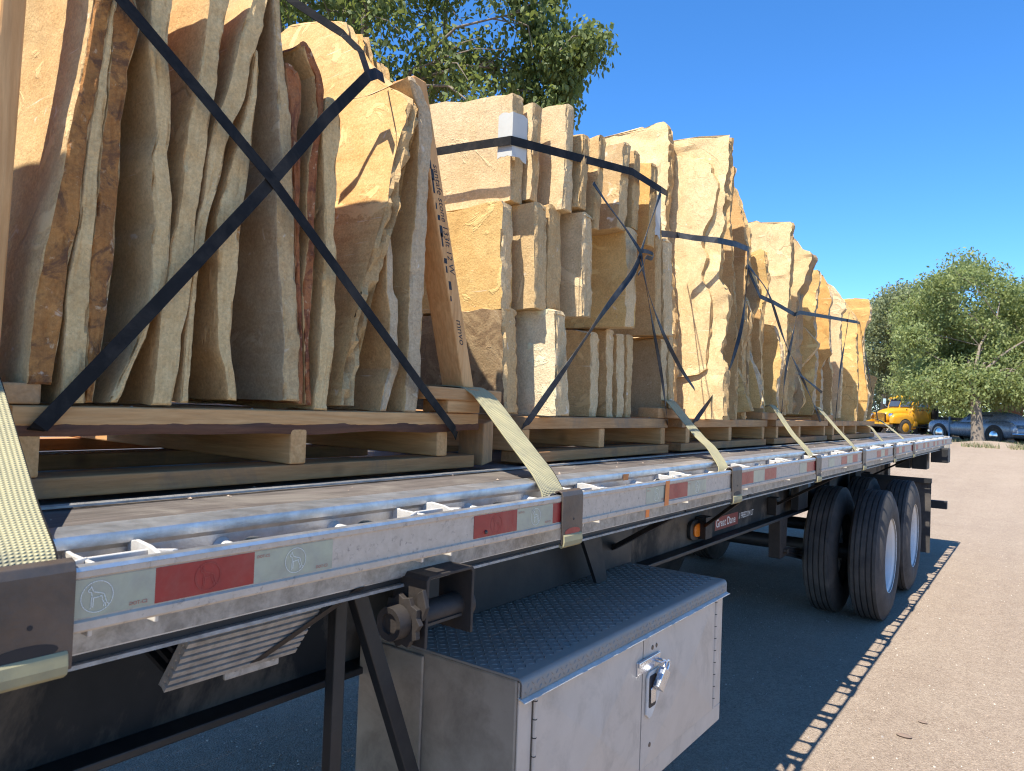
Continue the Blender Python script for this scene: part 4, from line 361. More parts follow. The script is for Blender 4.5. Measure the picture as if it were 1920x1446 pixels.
TREE_C=[(-4.23, 49.44, 4.62), (-4.25, 49.95, 5.19), (-5.05, 45.42, 6.25), (-6.73, 50.83, 8.1), (-4.93, 46.46, 8.33), (-4.86, 46.49, 6.97), (-6.49, 45.08, 5.22), (-5.68, 51.34, 3.3), (-5.69, 50.11, 6.47), (-4.69, 49.5, 6.95), (-4.91, 51.79, 3.96), (-7.25, 47.13, 7.76), (-6.25, 44.22, 7.84), (-5.53, 45.26, 3.35), (-5.02, 48.25, 5.44), (-6.03, 51.12, 3.94), (-7.19, 45.35, 5.38), (-6.13, 44.9, 8.19), (-4.23, 49.18, 7.12), (-5.58, 51.01, 3.5), (-5.32, 47.0, 3.05), (-5.06, 50.47, 9.13), (-5.17, 49.93, 4.83), (-6.01, 47.87, 7.34), (-4.97, 48.6, 4.12), (-5.77, 50.5, 5.18), (-6.22, 46.44, 5.3), (-5.05, 48.06, 8.53), (-4.57, 49.31, 4.94), (-5.65, 44.99, 8.2), (-4.7, 49.71, 8.05), (-7.09, 47.89, 3.03), (-6.67, 46.53, 5.12), (-6.61, 47.58, 2.85), (-5.9, 45.07, 6.13), (-4.5, 48.25, 5.14), (-6.4, 48.66, 3.68), (-7.2, 50.77, 8.86), (-5.7, 47.74, 4.8), (-6.53, 47.68, 7.84), (-5.5, 45.99, 5.48), (-7.59, 46.46, 5.62), (-5.0, 48.03, 5.52), (-5.38, 47.06, 5.17), (-6.97, 47.79, 3.51), (-6.64, 46.82, 3.47), (-7.02, 45.72, 7.71), (-5.52, 51.59, 7.96), (-7.66, 48.46, 6.7), (-6.05, 44.53, 6.88), (-5.05, 45.36, 8.6), (-5.15, 49.32, 9.21), (-4.55, 52.76, 7.85), (-5.42, 46.97, 4.12), (-5.49, 45.95, 6.79), (-6.69, 49.11, 7.67), (-8.21, 49.78, 5.39), (-5.94, 48.29, 9.14), (-4.8, 47.96, 8.29), (-6.73, 51.19, 7.18), (-4.87, 45.94, 5.21), (-6.86, 47.54, 6.85), (-6.16, 49.48, 6.43), (-5.79, 45.37, 6.34), (-4.15, 46.51, 5.31), (-6.98, 48.24, 5.37), (-7.09, 49.99, 3.52), (-4.56, 49.9, 8.34), (-7.41, 49.52, 4.88), (-5.83, 44.61, 7.19), (-5.21, 47.65, 3.71), (-7.4, 48.41, 7.11), (-4.51, 48.97, 7.4), (-5.71, 45.26, 7.83), (-4.89, 45.55, 6.97), (-6.35, 45.95, 7.94), (-6.92, 46.3, 5.05), (-6.55, 47.27, 4.51), (-5.07, 45.49, 4.21), (-5.21, 51.64, 4.73), (-5.72, 46.2, 4.92), (-6.41, 44.13, 7.33), (-4.89, 46.47, 7.15), (-6.47, 44.1, 7.04), (-5.26, 45.89, 6.9), (-4.67, 49.58, 4.16), (-4.75, 46.88, 5.76), (-3.92, 46.4, 5.61), (-7.7, 48.86, 7.04), (-5.51, 49.76, 3.62), (-6.09, 47.77, 7.49), (-6.54, 50.38, 8.23), (-4.51, 48.21, 8.09), (-5.59, 44.7, 8.44), (-5.97, 50.11, 7.72), (-5.21, 48.93, 7.21), (-5.96, 46.91, 4.24), (-4.76, 48.88, 4.87), (-7.05, 50.04, 5.67), (-4.66, 45.46, 7.5), (-6.33, 51.05, 9.43), (-5.71, 44.68, 6.48), (-6.02, 48.64, 4.84), (-4.45, 50.76, 4.59), (-6.26, 48.36, 6.15), (-5.05, 47.78, 7.36), (-7.19, 48.11, 4.41), (-6.31, 49.22, 4.65), (-5.97, 49.43, 8.36), (-7.52, 46.12, 5.15), (-6.92, 49.48, 3.85), (-5.88, 50.49, 2.93), (-6.19, 50.18, 6.13), (-7.42, 50.66, 5.18), (-7.57, 48.24, 4.65), (-5.87, 45.23, 3.2), (-7.18, 50.17, 4.29), (-4.85, 48.71, 7.21), (-7.34, 50.35, 4.04), (-5.61, 49.3, 8.47), (-4.67, 49.1, 3.61), (-5.05, 47.46, 4.5), (-5.31, 48.79, 5.79), (-6.34, 47.13, 6.41), (-5.47, 49.04, 5.9), (-6.97, 47.07, 4.71), (-7.18, 45.11, 6.57), (-4.89, 45.66, 8.18), (-6.72, 48.34, 8.87), (-6.29, 45.12, 6.91), (-5.07, 48.46, 3.94), (-5.97, 50.58, 8.4), (-5.78, 48.58, 8.92), (-5.84, 50.88, 6.98), (-6.83, 49.82, 7.08), (-6.98, 43.74, 5.27), (-6.5, 49.95, 4.81), (-6.7, 44.92, 5.94), (-6.32, 51.59, 6.4), (-5.17, 45.68, 4.44), (-5.78, 48.83, 7.14), (-7.0, 48.54, 7.57), (-6.55, 49.77, 5.72), (-6.96, 44.75, 3.68), (-6.05, 48.28, 6.42), (-7.62, 48.45, 7.47), (-7.48, 48.65, 6.73), (-4.76, 45.86, 8.18), (-5.39, 52.29, 3.16), (-5.44, 49.32, 5.79), (-5.27, 50.08, 7.7), (-5.83, 50.46, 9.33), (-5.97, 50.02, 7.99), (-7.08, 48.8, 6.4), (-6.76, 50.5, 6.0), (-5.17, 49.75, 6.7), (-5.37, 45.31, 3.69), (-6.16, 51.79, 3.89), (-4.54, 47.41, 7.62), (-6.1, 50.06, 5.21), (-6.91, 50.58, 7.33), (-6.33, 48.24, 9.04), (-7.07, 49.58, 7.62), (-5.58, 51.36, 3.3), (-4.22, 47.19, 5.1), (-6.7, 50.97, 6.28), (-4.95, 51.49, 4.95), (-7.55, 46.92, 6.57), (-5.86, 47.07, 8.39), (-5.16, 50.88, 4.72)]
TREE_D=[(2.39, 61.32, 10.61), (1.12, 60.72, 5.98), (0.21, 62.61, 8.61), (4.86, 60.41, 8.18), (5.43, 61.94, 7.54), (-0.6, 58.19, 7.95), (5.52, 65.69, 7.75), (2.72, 64.32, 8.05), (5.11, 64.71, 11.53), (3.67, 63.79, 11.42), (1.27, 63.72, 5.83), (2.6, 63.42, 12.42), (6.23, 66.3, 10.32), (4.46, 60.84, 9.09), (1.57, 62.58, 10.32), (3.71, 66.05, 6.16), (5.91, 64.5, 5.92), (4.42, 62.88, 9.54), (-0.31, 59.99, 10.23), (0.27, 59.77, 4.19), (4.0, 63.84, 9.66), (6.85, 63.6, 7.73), (3.49, 59.06, 10.95), (0.27, 59.93, 7.0), (4.17, 63.87, 7.56), (2.66, 62.94, 4.74), (0.67, 59.46, 9.54), (6.44, 62.83, 5.12), (4.43, 60.64, 11.35), (2.87, 58.66, 5.43), (0.4, 58.21, 4.26), (0.9, 58.18, 3.69), (0.46, 59.89, 9.91), (2.44, 61.65, 10.37), (0.67, 61.25, 8.17), (1.4, 64.03, 7.72), (-0.71, 59.14, 6.61), (2.58, 60.87, 12.21), (1.07, 59.06, 8.25), (6.53, 67.85, 5.94), (1.2, 61.69, 7.58), (2.31, 58.65, 7.8), (2.14, 58.64, 11.83), (5.22, 66.47, 6.87), (5.26, 64.51, 6.2), (-0.34, 57.12, 5.84), (4.88, 66.29, 3.97), (6.54, 64.91, 9.81), (3.19, 65.97, 7.3), (-0.66, 59.39, 9.02), (3.56, 62.51, 10.75), (-0.75, 60.19, 7.96), (6.87, 65.11, 5.52), (5.17, 66.8, 11.11), (5.46, 60.93, 10.56), (3.56, 61.23, 6.03), (0.77, 63.8, 5.6), (6.04, 62.33, 5.94), (1.63, 62.03, 7.5), (3.21, 60.34, 5.79), (-1.13, 58.96, 5.91), (3.38, 65.57, 3.8), (4.99, 62.38, 5.28), (-0.59, 63.1, 9.15), (1.76, 62.58, 4.24), (5.39, 62.75, 10.24), (0.17, 57.17, 7.78), (5.79, 62.12, 10.55), (5.09, 62.03, 8.11), (6.04, 66.15, 6.47), (0.58, 61.16, 8.1), (3.73, 62.58, 11.81), (6.96, 65.88, 4.46), (0.53, 59.61, 6.71), (3.43, 64.26, 5.45), (2.81, 64.07, 4.11), (1.03, 57.47, 4.22), (-0.75, 59.08, 5.88), (4.54, 59.81, 11.86), (2.89, 62.4, 10.48), (2.91, 65.29, 8.54), (-0.08, 60.93, 6.03), (4.16, 65.19, 10.9), (6.74, 65.7, 5.12), (6.95, 64.93, 5.04), (1.68, 61.33, 5.83), (5.9, 67.12, 4.05), (4.67, 65.34, 10.51), (7.57, 67.96, 5.77), (0.08, 62.29, 6.62)]
# ------------------------------------------------------------------ ground
def gz(x,y):
    d=max(0.0,y-11.5); r=min(1.0,d/19.0); s=r*r*(3-2*r)
    return 0.80*s + 0.018*noise.noise(Vector((x*.35,y*.35,3.1))) * min(1,max(0,y-9)/6)
def axis_pts(vals):
    out=[]
    for a,b,n in vals: out+=list(np.linspace(a,b,n,endpoint=False))
    return out+[vals[-1][1]]
xs=axis_pts([(-300,-40,10),(-40,-8,16),(-8,8,40),(8,40,16),(40,300,10)])
ys=axis_pts([(-200,-12,8),(-12,10,40),(10,60,70),(60,140,16),(140,600,10)])
g=MB(); nx=len(xs)
g.v=[(x,y,gz(x,y)) for y in ys for x in xs]
g.f=[(j*nx+i,j*nx+i+1,(j+1)*nx+i+1,(j+1)*nx+i) for j in range(len(ys)-1) for i in range(nx-1)]; g.mi=[0]*len(g.f)
setp(obj('ground',g,GROUND,smooth=True,sharp=180),kind='structure',label='reddish tan gravel yard rising gently towards the trees')
# loose gravel
def pebbles(name,n,area,smin,smax,mats,seed,label,dark=False):
    rg=np.random.default_rng(seed); mb=MB(); V=[];Fc=[];MI=[]
    for i in range(n):
        x=rg.uniform(area[0],area[1]); y=area[2]+(area[3]-area[2])*rg.random()**1.7; s=smin+(smax-smin)*rg.random()**3
        z=gz(x,y); b=len(V); a0=rg.uniform(0,6.28)
        for k in range(5):
            a=a0+k*1.2566; r=s*rg.uniform(.7,1.15); V.append((x+r*math.cos(a),y+r*math.sin(a),z-.002))
        for k in range(3):
            a=a0+k*2.09; r=s*rg.uniform(.3,.6); V.append((x+r*math.cos(a),y+r*math.sin(a),z+s*rg.uniform(.5,.8)))
        Fc+= [(b,b+1,b+5),(b+1,b+6,b+5),(b+1,b+2,b+6),(b+2,b+3,b+6),(b+3,b+7,b+6),(b+3,b+4,b+7),(b+4,b+5,b+7),(b+4,b,b+5),(b+5,b+6,b+7)]; MI+=[int(rg.integers(0,len(mats)))]*9
    mb.v=V; mb.f=Fc; mb.mi=MI
    return setp(obj(name,mb,mats),label=label,kind='stuff')
PEB=[plain('pebble_tan',(.40,.30,.22),.9,c2=(.33,.24,.18)),plain('pebble_grey',(.30,.26,.23),.9),plain('pebble_pale',(.52,.45,.37),.9),plain('pebble_brown',(.20,.14,.105),.9)]
pebbles('gravel',15000,(-2.4,3.2,2.0,14.0),.002,.008,PEB,3,'fine loose gravel scattered over the yard')
for (px,py,s,lb) in ((.394,4.338,.026,'larger dark pebble lying on the sunny gravel'),(.448,4.603,.016,'smaller dark pebble behind the larger one on the gravel')):
    mb=MB(); mb.lathe([(0.0001,-.3*s),(.8*s,-.1*s),(1.0*s,.15*s),(.6*s,.42*s),(.0001,.5*s)],'z',(px,py,.004),9)
    mb.v=[(px+(v[0]-px)*1.5+.1*s*noise.noise(Vector(v)*90),py+(v[1]-py)*.8,v[2]) for v in mb.v]
    setp(obj('pebble',mb,PEB[3],smooth=True),lb,'stone')
# ------------------------------------------------------------------ trailer
YF,YR=-3.6,10.9
TR=empty('flatbed_trailer',(-1.3,3.65,0))
setp(TR,'long flatbed trailer with aluminium rails and black frame carrying the stone','trailer')
def sweep(mb,prof,ys_,dx=lambda y:0.0,mi=0):
    n=len(prof); b=len(mb.v)
    for y in ys_:
        d=dx(y); mb.v+=[(p[0]+d,y,p[1]) for p in prof]
    for j in range(len(ys_)-1):
        for i in range(n): mb.f.append((b+j*n+i,b+j*n+(i+1)%n,b+(j+1)*n+(i+1)%n,b+(j+1)*n+i)); mb.mi.append(mi)
    mb.f+= [tuple(b+i for i in range(n)),tuple(b+(len(ys_)-1)*n+i for i in range(n))]; mb.mi+=[mi,mi]
yy=list(np.arange(YF,YR,.12))+[YR]
wob=lambda y: .0022*noise.noise(Vector((0,y*1.7,1)))+.0012*noise.noise(Vector((0,y*6,4)))
# deck planks
pw=.1925
for i in range(12):
    x1=-.170-i*(pw+.0012); zt=1.4575+random.uniform(-.002,.0015)
    mb=MB().box(x1-pw,x1,YF+.01,YR-.02,1.425,zt); obj('deck_plank',mb,DECKW,TR,bevel=.003)
# grooved strip proud of the planks
for k,xx in enumerate((-.352,-.360,-.368)):
    mb=MB().box(xx-.0025,xx+.0025,YF+.02,YR-.03,1.4605,1.4645); obj('deck_ridge',mb,ALUR,TR)
mb=MB(); sweep(mb,[(-.166,1.462),(-.097,1.463),(-.090,1.4605),(-.088,1.455),(-.089,1.444),(-.099,1.436),(-.100,1.296),(-.166,1.296)],yy,lambda y:.6*wob(y+5))
obj('side_rail',mb,ALU,TR,smooth=True,sharp=30)
mb=MB(); sweep(mb,[(-.0992,1.347),(-.0955,1.347),(-.0940,1.345),(-.0940,1.300),(-.0992,1.298)],yy,lambda y:.6*wob(y+5)); obj('lower_lip',mb,ALUR,TR)
mb=MB(); sweep(mb,[(-.15,1.2955),(-.104,1.2955),(-.104,1.2845),(-.15,1.2845)],yy); obj('track_groove',mb,BLACK,TR)
mb=MB(); sweep(mb,[(-.15,1.2840),(-.094,1.2840),(-.093,1.2785),(-.15,1.2785)],yy); obj('winch_track',mb,ALUR,TR)
mb=MB(); sweep(mb,[(-.014,1.357),(-.001,1.357),(.0015,1.360),(.0015,1.370),(-.0025,1.3725),(-.0025,1.4235),(.0012,1.4255),(.0015,1.433),(-.0015,1.4375),(-.014,1.438)],yy,wob)
obj('rub_rail',mb,RAILW,TR,smooth=True,sharp=30)
mb=MB(); sweep(mb,[(-.0013,1.4379),(.0013,1.4347),(.0022,1.4335),(.0005,1.4386),(-.004,1.4395),(-.0135,1.4395),(-.0135,1.4384)],yy,wob)
obj('rub_rail_cap',mb,ALU,TR,smooth=True)
# far side rail
mb=MB(); sweep(mb,[(-2.50,1.462),(-2.44,1.462),(-2.44,1.32),(-2.50,1.32)],[YF,YR]); obj('side_rail',mb,ALU,TR)
mb=MB(); sweep(mb,[(-2.59,1.438),(-2.575,1.438),(-2.575,1.357),(-2.59,1.357)],[YF,YR]); obj('rub_rail',mb,RAILW,TR)
# end rails
obj('rear_rail',MB().box(-2.50,-.02,YR-.02,YR+.03,1.30,1.455),ALUR,TR,bevel=.004)
obj('front_rail',MB().box(-2.50,-.02,YF-.05,YF,1.30,1.455),ALUR,TR,bevel=.004)
# stake pockets and pipe spools
mb=MB()
for s in (-1,1):
    y0=s*.043; mb.prism([(-.099,1.345),(-.014,1.345),(-.014,1.4395),(-.040,1.446 if s>0 else 1.440),(-.075,1.449 if s>0 else 1.441),(-.099,1.444)],'y',y0-.003*s,y0+.003*s)
mb.box(-.046,-.0405,-.040,.040,1.345,1.4405); mb.prism([(-.040,-.041),(-.0345,-.041),(-.0145,-.075),(-.0145,-.083)],'z',1.352,1.4425); mb.prism([(-.040,.041),(-.0345,.041),(-.0145,.062),(-.0145,.070)],'z',1.352,1.4415)
pk=obj('stake_pocket',mb,ALUW,TR,bevel=.0015); pk.location=(0,.482,0)
mb=MB(); mb.lathe([(.0001,-.099),(.016,-.099),(.0115,-.090),(.0105,-.045),(.0135,-.034),(.024,-.021),(.029,-.0145)],'x',(0,0,1.416),14)
mb.v=[(v[0],v[1]+.003*noise.noise(Vector(v)*60),v[2]+.003*noise.noise(Vector(v)*50+Vector((3,3,3)))) for v in mb.v]
sp=obj('pipe_spool',mb,ALUW,TR,smooth=True); sp.location=(0,.482+.19,0)
k=-6
while True:
    y=.482+.6135*k
    if y>YR-.1: break
    if k!=0: inst(pk,(random.uniform(-.001,.001),y,0))
    for f_ in (.19,.41):
        if not (k==0 and f_==.19) and y+f_<YR-.05: inst(sp,(0,y+f_+random.uniform(-.015,.015),random.uniform(-.003,.003)))
    if k>=6 or True:
        pass
    k+=1
# reflective tape, with the printed dog roundel
DOG=[[(-.008,.010),(-.0105,.0085),(-.0095,.006),(-.007,.0058),(-.006,.001),(-.0068,-.004),(-.0066,-.011),(-.0078,-.0125)],
     [(-.008,.010),(-.0072,.013),(-.0062,.0095),(-.0045,.006),(.0035,.0035),(.0070,.002),(.0085,-.003),(.0100,-.008),(.0125,-.0105)],
     [(-.0045,-.0005),(-.0048,-.0115)],[(-.004,-.001),(.002,-.0005),(.0045,.0008),(.0050,-.004),(.0075,-.0085),(.0066,-.012)],[(.0085,-.0085),(.0092,-.0122)]]
def strip2d(mb,pl,w,x,oy,oz,s=1.0):
    for (a,b) in zip(pl[:-1],pl[1:]):
        A=Vector(a)*s; B=Vector(b)*s; d=(B-A).normalized(); nn=Vector((-d.y,d.x))*w/2; A2=A-d*w*.3; B2=B+d*w*.3
        mb.add([(x,oy+p.x,oz+p.y) for p in (A2-nn,B2-nn,B2+nn,A2+nn)],[(0,1,2,3)])
def text_mesh(mb,s,size,place,bold=0.0):
    cu=bpy.data.curves.new('t','FONT'); cu.body=s; cu.size=size; cu.offset=bold; cu.resolution_u=3
    to=bpy.data.objects.new('t',cu); COL.objects.link(to); dg=bpy.context.evaluated_depsgraph_get(); me=bpy.data.meshes.new_from_object(to.evaluated_get(dg))
    mb.add([place(v.co.x,v.co.y) for v in me.vertices],[tuple(p.vertices) for p in me.polygons])
    bpy.data.objects.remove(to); bpy.data.meshes.remove(me); bpy.data.curves.remove(cu)
def tape(y0,y1,red,detail):
    mb=MB(); ys_=list(np.linspace(y0,y1,4)); b=0
    sweep(mb,[(-.0024,1.3745),(-.0014,1.3745),(-.0014,1.4222),(-.0024,1.4222)],ys_,wob)
    o=obj('reflective_tape',mb,RED if red else GRY,TR)
    if detail:
        c=(y0+y1)/2; r=.0195; mb=MB(); x=wob(c)-.0006
        strip2d(mb,[(r*math.cos(a),r*math.sin(a)) for a in np.linspace(0,2*math.pi,37)],.0009,x,c,1.3985)
        for pl in DOG: strip2d(mb,pl,.0008,x+.0001,c+.0005,1.3985,1.12)
        obj('dog_roundel',mb,INKR if red else INKW,o)
        if not red:
            mb=MB(); text_mesh(mb,'DOT-C2',.0065,lambda a,b: (x+.0002,y1-.034+a,1.379+b)); text_mesh(mb,'DOT-C2',.0060,lambda a,b: (x+.0002,y0+.004+a,1.412+b)); obj('tape_print',mb,INKR,o)
T=[(.365,.514,0),(.514,.666,1),(.666,.816,0),(1.192,1.345,1),(1.345,1.493,0),(1.493,1.62,1),(2.01,2.15,0),(2.15,2.323,1),(2.323,2.489,0),(2.85,3.009,1),(3.009,3.158,0),(3.158,3.327,1),(3.705,3.833,0),(3.833,4.013,1),(4.30,4.45,0),(4.62,4.77,1),(4.77,4.92,0),(4.92,5.07,1)]
y=5.75
while y<10.6: T+=[(y,y+.15,1),(y+.15,y+.3,0),(y+.3,y+.45,1)]; y+=.82
y=-3.4
while y<-.2: T+=[(y,y+.15,1),(y+.15,y+.3,0),(y+.3,y+.45,1)]; y+=.82
for a,b,r_ in T: tape(a,b,r_, 0<a<3.0)
mb=MB(); mb.add([(.0021,2.133,1.3585),(.0021,2.165,1.3585),(.0021,2.170,1.436),(.0021,2.14,1.436)],[(0,1,2,3)]); obj('paint_mark',mb,ORG,TR)
mb=MB(); mb.add([(-.0868,2.02,1.347+.09),(-.0868,2.055,1.437),(-.0868,2.06,1.456),(-.0868,2.022,1.456)],[(0,1,2,3)]); obj('paint_mark',mb,ORG,TR)
mb=MB(); mb.add([(-.0930,2.20,1.303),(-.0930,2.228,1.303),(-.0930,2.23,1.343),(-.0930,2.202,1.343)],[(0,1,2,3)]); obj('paint_mark',mb,ORG,TR)
# rivet heads on tape
rv=obj('rivet',MB().lathe([(.0001,.0035),(.0025,.003),(.0042,.001),(.0045,-.001)],'x',(0,0,0),10),STEEL,TR,smooth=True); rv.location=(.0,1.232,1.3845)
# main beams
for xb in (-.72,-1.87):
    mb=MB().box(xb-.006,xb+.006,YF,YR-.3,.872,1.30); o=obj('main_beam',mb,BLACKD,TR)
    obj('lower_flange',MB().box(xb-.075,xb+.075,YF,YR-.3,.850,.871),BLACK,TR,bevel=.004)
    obj('upper_flange',MB().box(xb-.06,xb+.06,YF,YR-.3,1.285,1.302),BLACK,TR)
cm=obj('crossmember',MB().box(-2.44,-.102,-.006,.006,1.335,1.424).box(-2.44,-.102,-.03,.03,1.325,1.3345),BLACK,TR); cm.location=(0,.10,0)
for k in range(-6,18):
    if k: inst(cm,(0,.10+.6135*k,0))
def brace(y,yo):
    obj('diagonal_brace',MB().obox((-.10,y,1.31),(0,.045,0),(0,0,-.022),(-.575,yo,-.33)),RUSTS,TR,bevel=.003)
    obj('brace_plate',MB().box(-.712,-.645,y+yo-.03,y+yo+.075,.90,1.03),RUSTS,TR,bevel=.003)
brace(3.25,.95); brace(2.55,.25); brace(5.3,.3); brace(-1.2,.3); brace(8.9,.3)
# corrugated aluminium rack under the rail, with a strap bar and bolted plate
n=9; prof=[]; A=Vector((-.125,1.292)); B=Vector((-.215,1.165))
for i in range(n):
    p=A+(B-A)*(i/n); q=A+(B-A)*((i+.60)/n); e=A+(B-A)*((i+1)/n); nr=Vector((.0,-.012))
    nr=Vector((.8,-.58))*.011; prof+=[p,p+nr,q+nr,q]
outer=[(p.x,p.y) for p in prof]; inner=[(B.x-.006,B.y+.008),(A.x-.006,A.y+.008)]
mb=MB(); sweep(mb,outer+inner,[.645,.905]); obj('corrugated_rack',mb,ALUR,TR)
for i in range(6):
    p=A+(B-A)*((i+.8)/6.6); obj('rack_fin',MB().obox((p.x-.012,.648,p.y+.012),(-.10,0,.03),(0,.25,0),(.004,0,.007)),BLACK,TR)
obj('rack_hanger',MB().obox((-.205,.80,1.165),(0,.026,0),(.010,0,.008),(.10,.16,.125)),RUSTS,TR,bevel=.003)
pl=obj('rack_plate',MB().box(-.225,-.217,.765,.880,1.145,1.190),ALUR,TR,bevel=.003)
for yb in (.785,.860): obj('bolt',MB().lathe([(.0001,.010),(.006,.009),(.009,.005),(.010,0)],'x',(-.217,yb,1.167),10),ZINC,pl,smooth=True)
# amber marker lamp and maker plate on the beam web
lp=obj('marker_lamp',MB().prism([(4.195+.145*math.copysign(abs(math.cos(a))**.45,math.cos(a)),.957+.060*math.copysign(abs(math.sin(a))**.6,math.sin(a))) for a in np.linspace(0,2*math.pi,28,endpoint=False)],'x',-.714,-.690),BLACK,TR,bevel=.004)
obj('amber_lens',MB().prism([(4.20+.108*math.copysign(abs(math.cos(a))**.45,math.cos(a)),.955+.040*math.copysign(abs(math.sin(a))**.6,math.sin(a))) for a in np.linspace(0,2*math.pi,28,endpoint=False)],'x',-.692,-.680),AMB,lp,bevel=.004)
dec=obj('maker_decal',MB().box(-.7138,-.7128,4.50,4.93,.903,.985),DECR,TR)
mb=MB(); text_mesh(mb,'Great Dane',.088,lambda a,b:(-.7122,4.515+a*.86,.922+b*.82),bold=.0008); obj('maker_lettering',mb,WHT,dec)
mb=MB(); text_mesh(mb,'// FREEDOM LT',.062,lambda a,b:(-.7122,4.945+a*.74,.934+b*.9),bold=.0006); obj('model_lettering',mb,WHT,TR)
for (a,b,c,d) in ((6.15,6.30,.975,1.08),(6.64,6.82,1.01,1.075)): obj('data_sticker',MB().box(-.7138,-.7126,a,b,c,d),STK,TR)
# bracing beside the tool box
obj('support_post',MB().box(-.365,-.335,1.118,1.152,.42,1.305),BLACK,TR,bevel=.003)
obj('support_strut',MB().obox((-.37,1.145,1.26),(0,.045,0),(.03,0,0),(.0,.34,-.82)),BLACK,TR,bevel=.003)
obj('gusset_plate',MB().prism([(2.25,1.30),(2.42,1.30),(2.53,.99),(2.45,.99)],'x',-.42,-.405),BLACK,TR)
mb=MB().box(-.50,-.49,1.55,2.9,.99,1.30); obj('rear_shield',mb,BLACK,TR)
# wheels
RO=.53
tp=[]
hw=.125
side=[(.295,-hw+.012),(.33,-hw-.004),(.40,-hw-.006),(.455,-hw+.004),(.487,-hw+.016),(.503,-hw+.028)]
tread=[]
for yc in (-.062,-.022,.022,.062): tread+=[(RO,yc-.0055),(RO-.013,yc-.004),(RO-.013,yc+.004),(RO,yc+.0055)]
prof=side+[(RO-.004,-hw+.034)]+tread+[(RO-.004,hw-.034)]+[(r,-t) for r,t in side[::-1]]
mb=MB().lathe(prof,'x',(0,0,0),72); 
for k in range(48):
    a=2*math.pi*k/48
wh=obj('wheel',mb,RUB,TR,smooth=True,sharp=30)
mb=MB().lathe([(.296,.112),(.302,.118),(.304,.112),(.298,.104),(.285,.098),(.272,.085),(.262,.03),(.258,-.03),(.245,-.045),(.20,-.052),(.150,-.050),(.145,-.045),(.143,.03),(.135,.045),(.0001,.05)],'x',(0,0,0),48)
rim=obj('rim',mb,RIMW,wh,smooth=True,sharp=40)
mb=MB()
for k in range(10):
    a=2*math.pi*k/10; mb.lathe([(.0001,-.022),(.012,-.024),(.015,-.03),(.016,-.055)],'x',(0,.182*math.cos(a),.182*math.sin(a)),8)
obj('wheel_nuts',mb,STEEL,wh,smooth=True)
wh.location=(-.165,6.74,RO-.005)
for (xx,y,fl) in ((-.51,6.74,1),(-.165,8.08,0),(-.51,8.08,1),(-2.425,6.74,2),(-2.08,6.74,3),(-2.425,8.08,2),(-2.08,8.08,3)):
    c=copy_tree(wh); c.location=(xx,y,RO-.005); c.rotation_euler=(random.uniform(0,3),0,math.pi if fl in (1,2) else 0)
for y in (6.74,8.08): obj('axle',MB().tube([(-2.3,y,.51),(-.3,y,.51)],.064,14),BLACK,TR,smooth=True)
for y in (5.82,7.40,8.75):
    for xx in (-.70,-1.93):
        o=obj('suspension_hanger',MB().prism([(y-.10,.86),(y+.10,.86),(y+.075,.55),(y-.075,.55)],'x',xx-.045,xx+.045),RUSTS if y<6 else BLACK,TR,bevel=.006)
        obj('pivot_bolt',MB().tube([(xx+.045,y+.02,.60),(xx+.075,y+.02,.60)],.022,10),STEEL,o,smooth=True)
for xx in (-.70,-1.93):
    for y0,y1 in ((5.82,7.40),(7.40,8.75)):
        mb=MB()
        for k in range(3): mb.tube([(xx,y0+.02,.585+.02*k),(xx,(y0+y1)/2,.42+.032*k),(xx,y1-.02,.585+.02*k)],.016,6)
        obj('leaf_spring',mb,BLACK,TR)
for y in (6.15,7.17,8.3): obj('subframe_panel',MB().box(-.66,-.60,y-.14,y+.14,.90,1.30),BLACKD,TR,bevel=.004)
obj('mudflap',MB().box(-.72,-.005,8.93,8.945,.24,.98),RUB,TR)
obj('mudflap_bracket',MB().box(-.75,0,8.90,8.96,.98,1.03),BLACK,TR)
for (a,b) in ((-.60,-.43),(-.41,-.24),(-.20,-.01),(-1.1,-.72),(-2.58,-2.39),(-2.36,-2.18),(-2.16,-2.0)):
    o=obj('tail_lamp_box',MB().box(a,b,10.62,10.88,1.02+.10*(a>-.22),1.30),BLACK,TR,bevel=.006)
    obj('tail_lens',MB().box(a+.02,b-.02,10.88,10.888,1.12,1.24),RED,o)
obj('rear_bumper',MB().box(-2.4,-.02,10.72,10.80,.53,.63),BLACK,TR,bevel=.006)
for xx in (-.72,-1.87): obj('bumper_post',MB().box(xx-.05,xx+.05,10.55,10.72,.53,1.30),BLACK,TR,bevel=.006)
# winch under the rail
WI=empty('strap_winch',(-.07,1.16,1.31)); setp(WI,'dark steel strap winch hanging under the rail above the tool box','winch')
pr=[(1.085,1.165),(1.085,1.300),(1.092,1.3085),(1.228,1.3085),(1.236,1.300),(1.236,1.165),(1.228,1.165),(1.228,1.296),(1.2235,1.3015),(1.0975,1.3015),(1.093,1.296),(1.093,1.165)]
obj('bracket',MB().prism(pr,'x',-.125,-.03),RUSTS,WI,bevel=.0015)
mb=MB().tube([(-.075,1.035,1.218),(-.075,1.262,1.218)],.0265,20); dr=obj('drum',mb,RUSTS,WI,smooth=True)
obj('drum_slot',MB().box(-.052,-.0478,1.100,1.220,1.200,1.206),BLACK,dr)
gp=[]
for k in range(22):
    a=2*math.pi*k/22; gp.append(((.046 if k%2 else .054)*math.cos(a)-.075,(.046 if k%2 else .054)*math.sin(a)+1.218))
obj('ratchet_wheel',MB().prism(gp,'y',1.058,1.070),RUSTS,WI,bevel=.001)
mb=MB().lathe([(.0001,1.052),(.020,1.052),(.021,1.028),(.033,1.026),(.034,1.056)],'y',(-.075,0,1.218),20); obj('drum_cap',mb,RUSTS,WI,smooth=True)
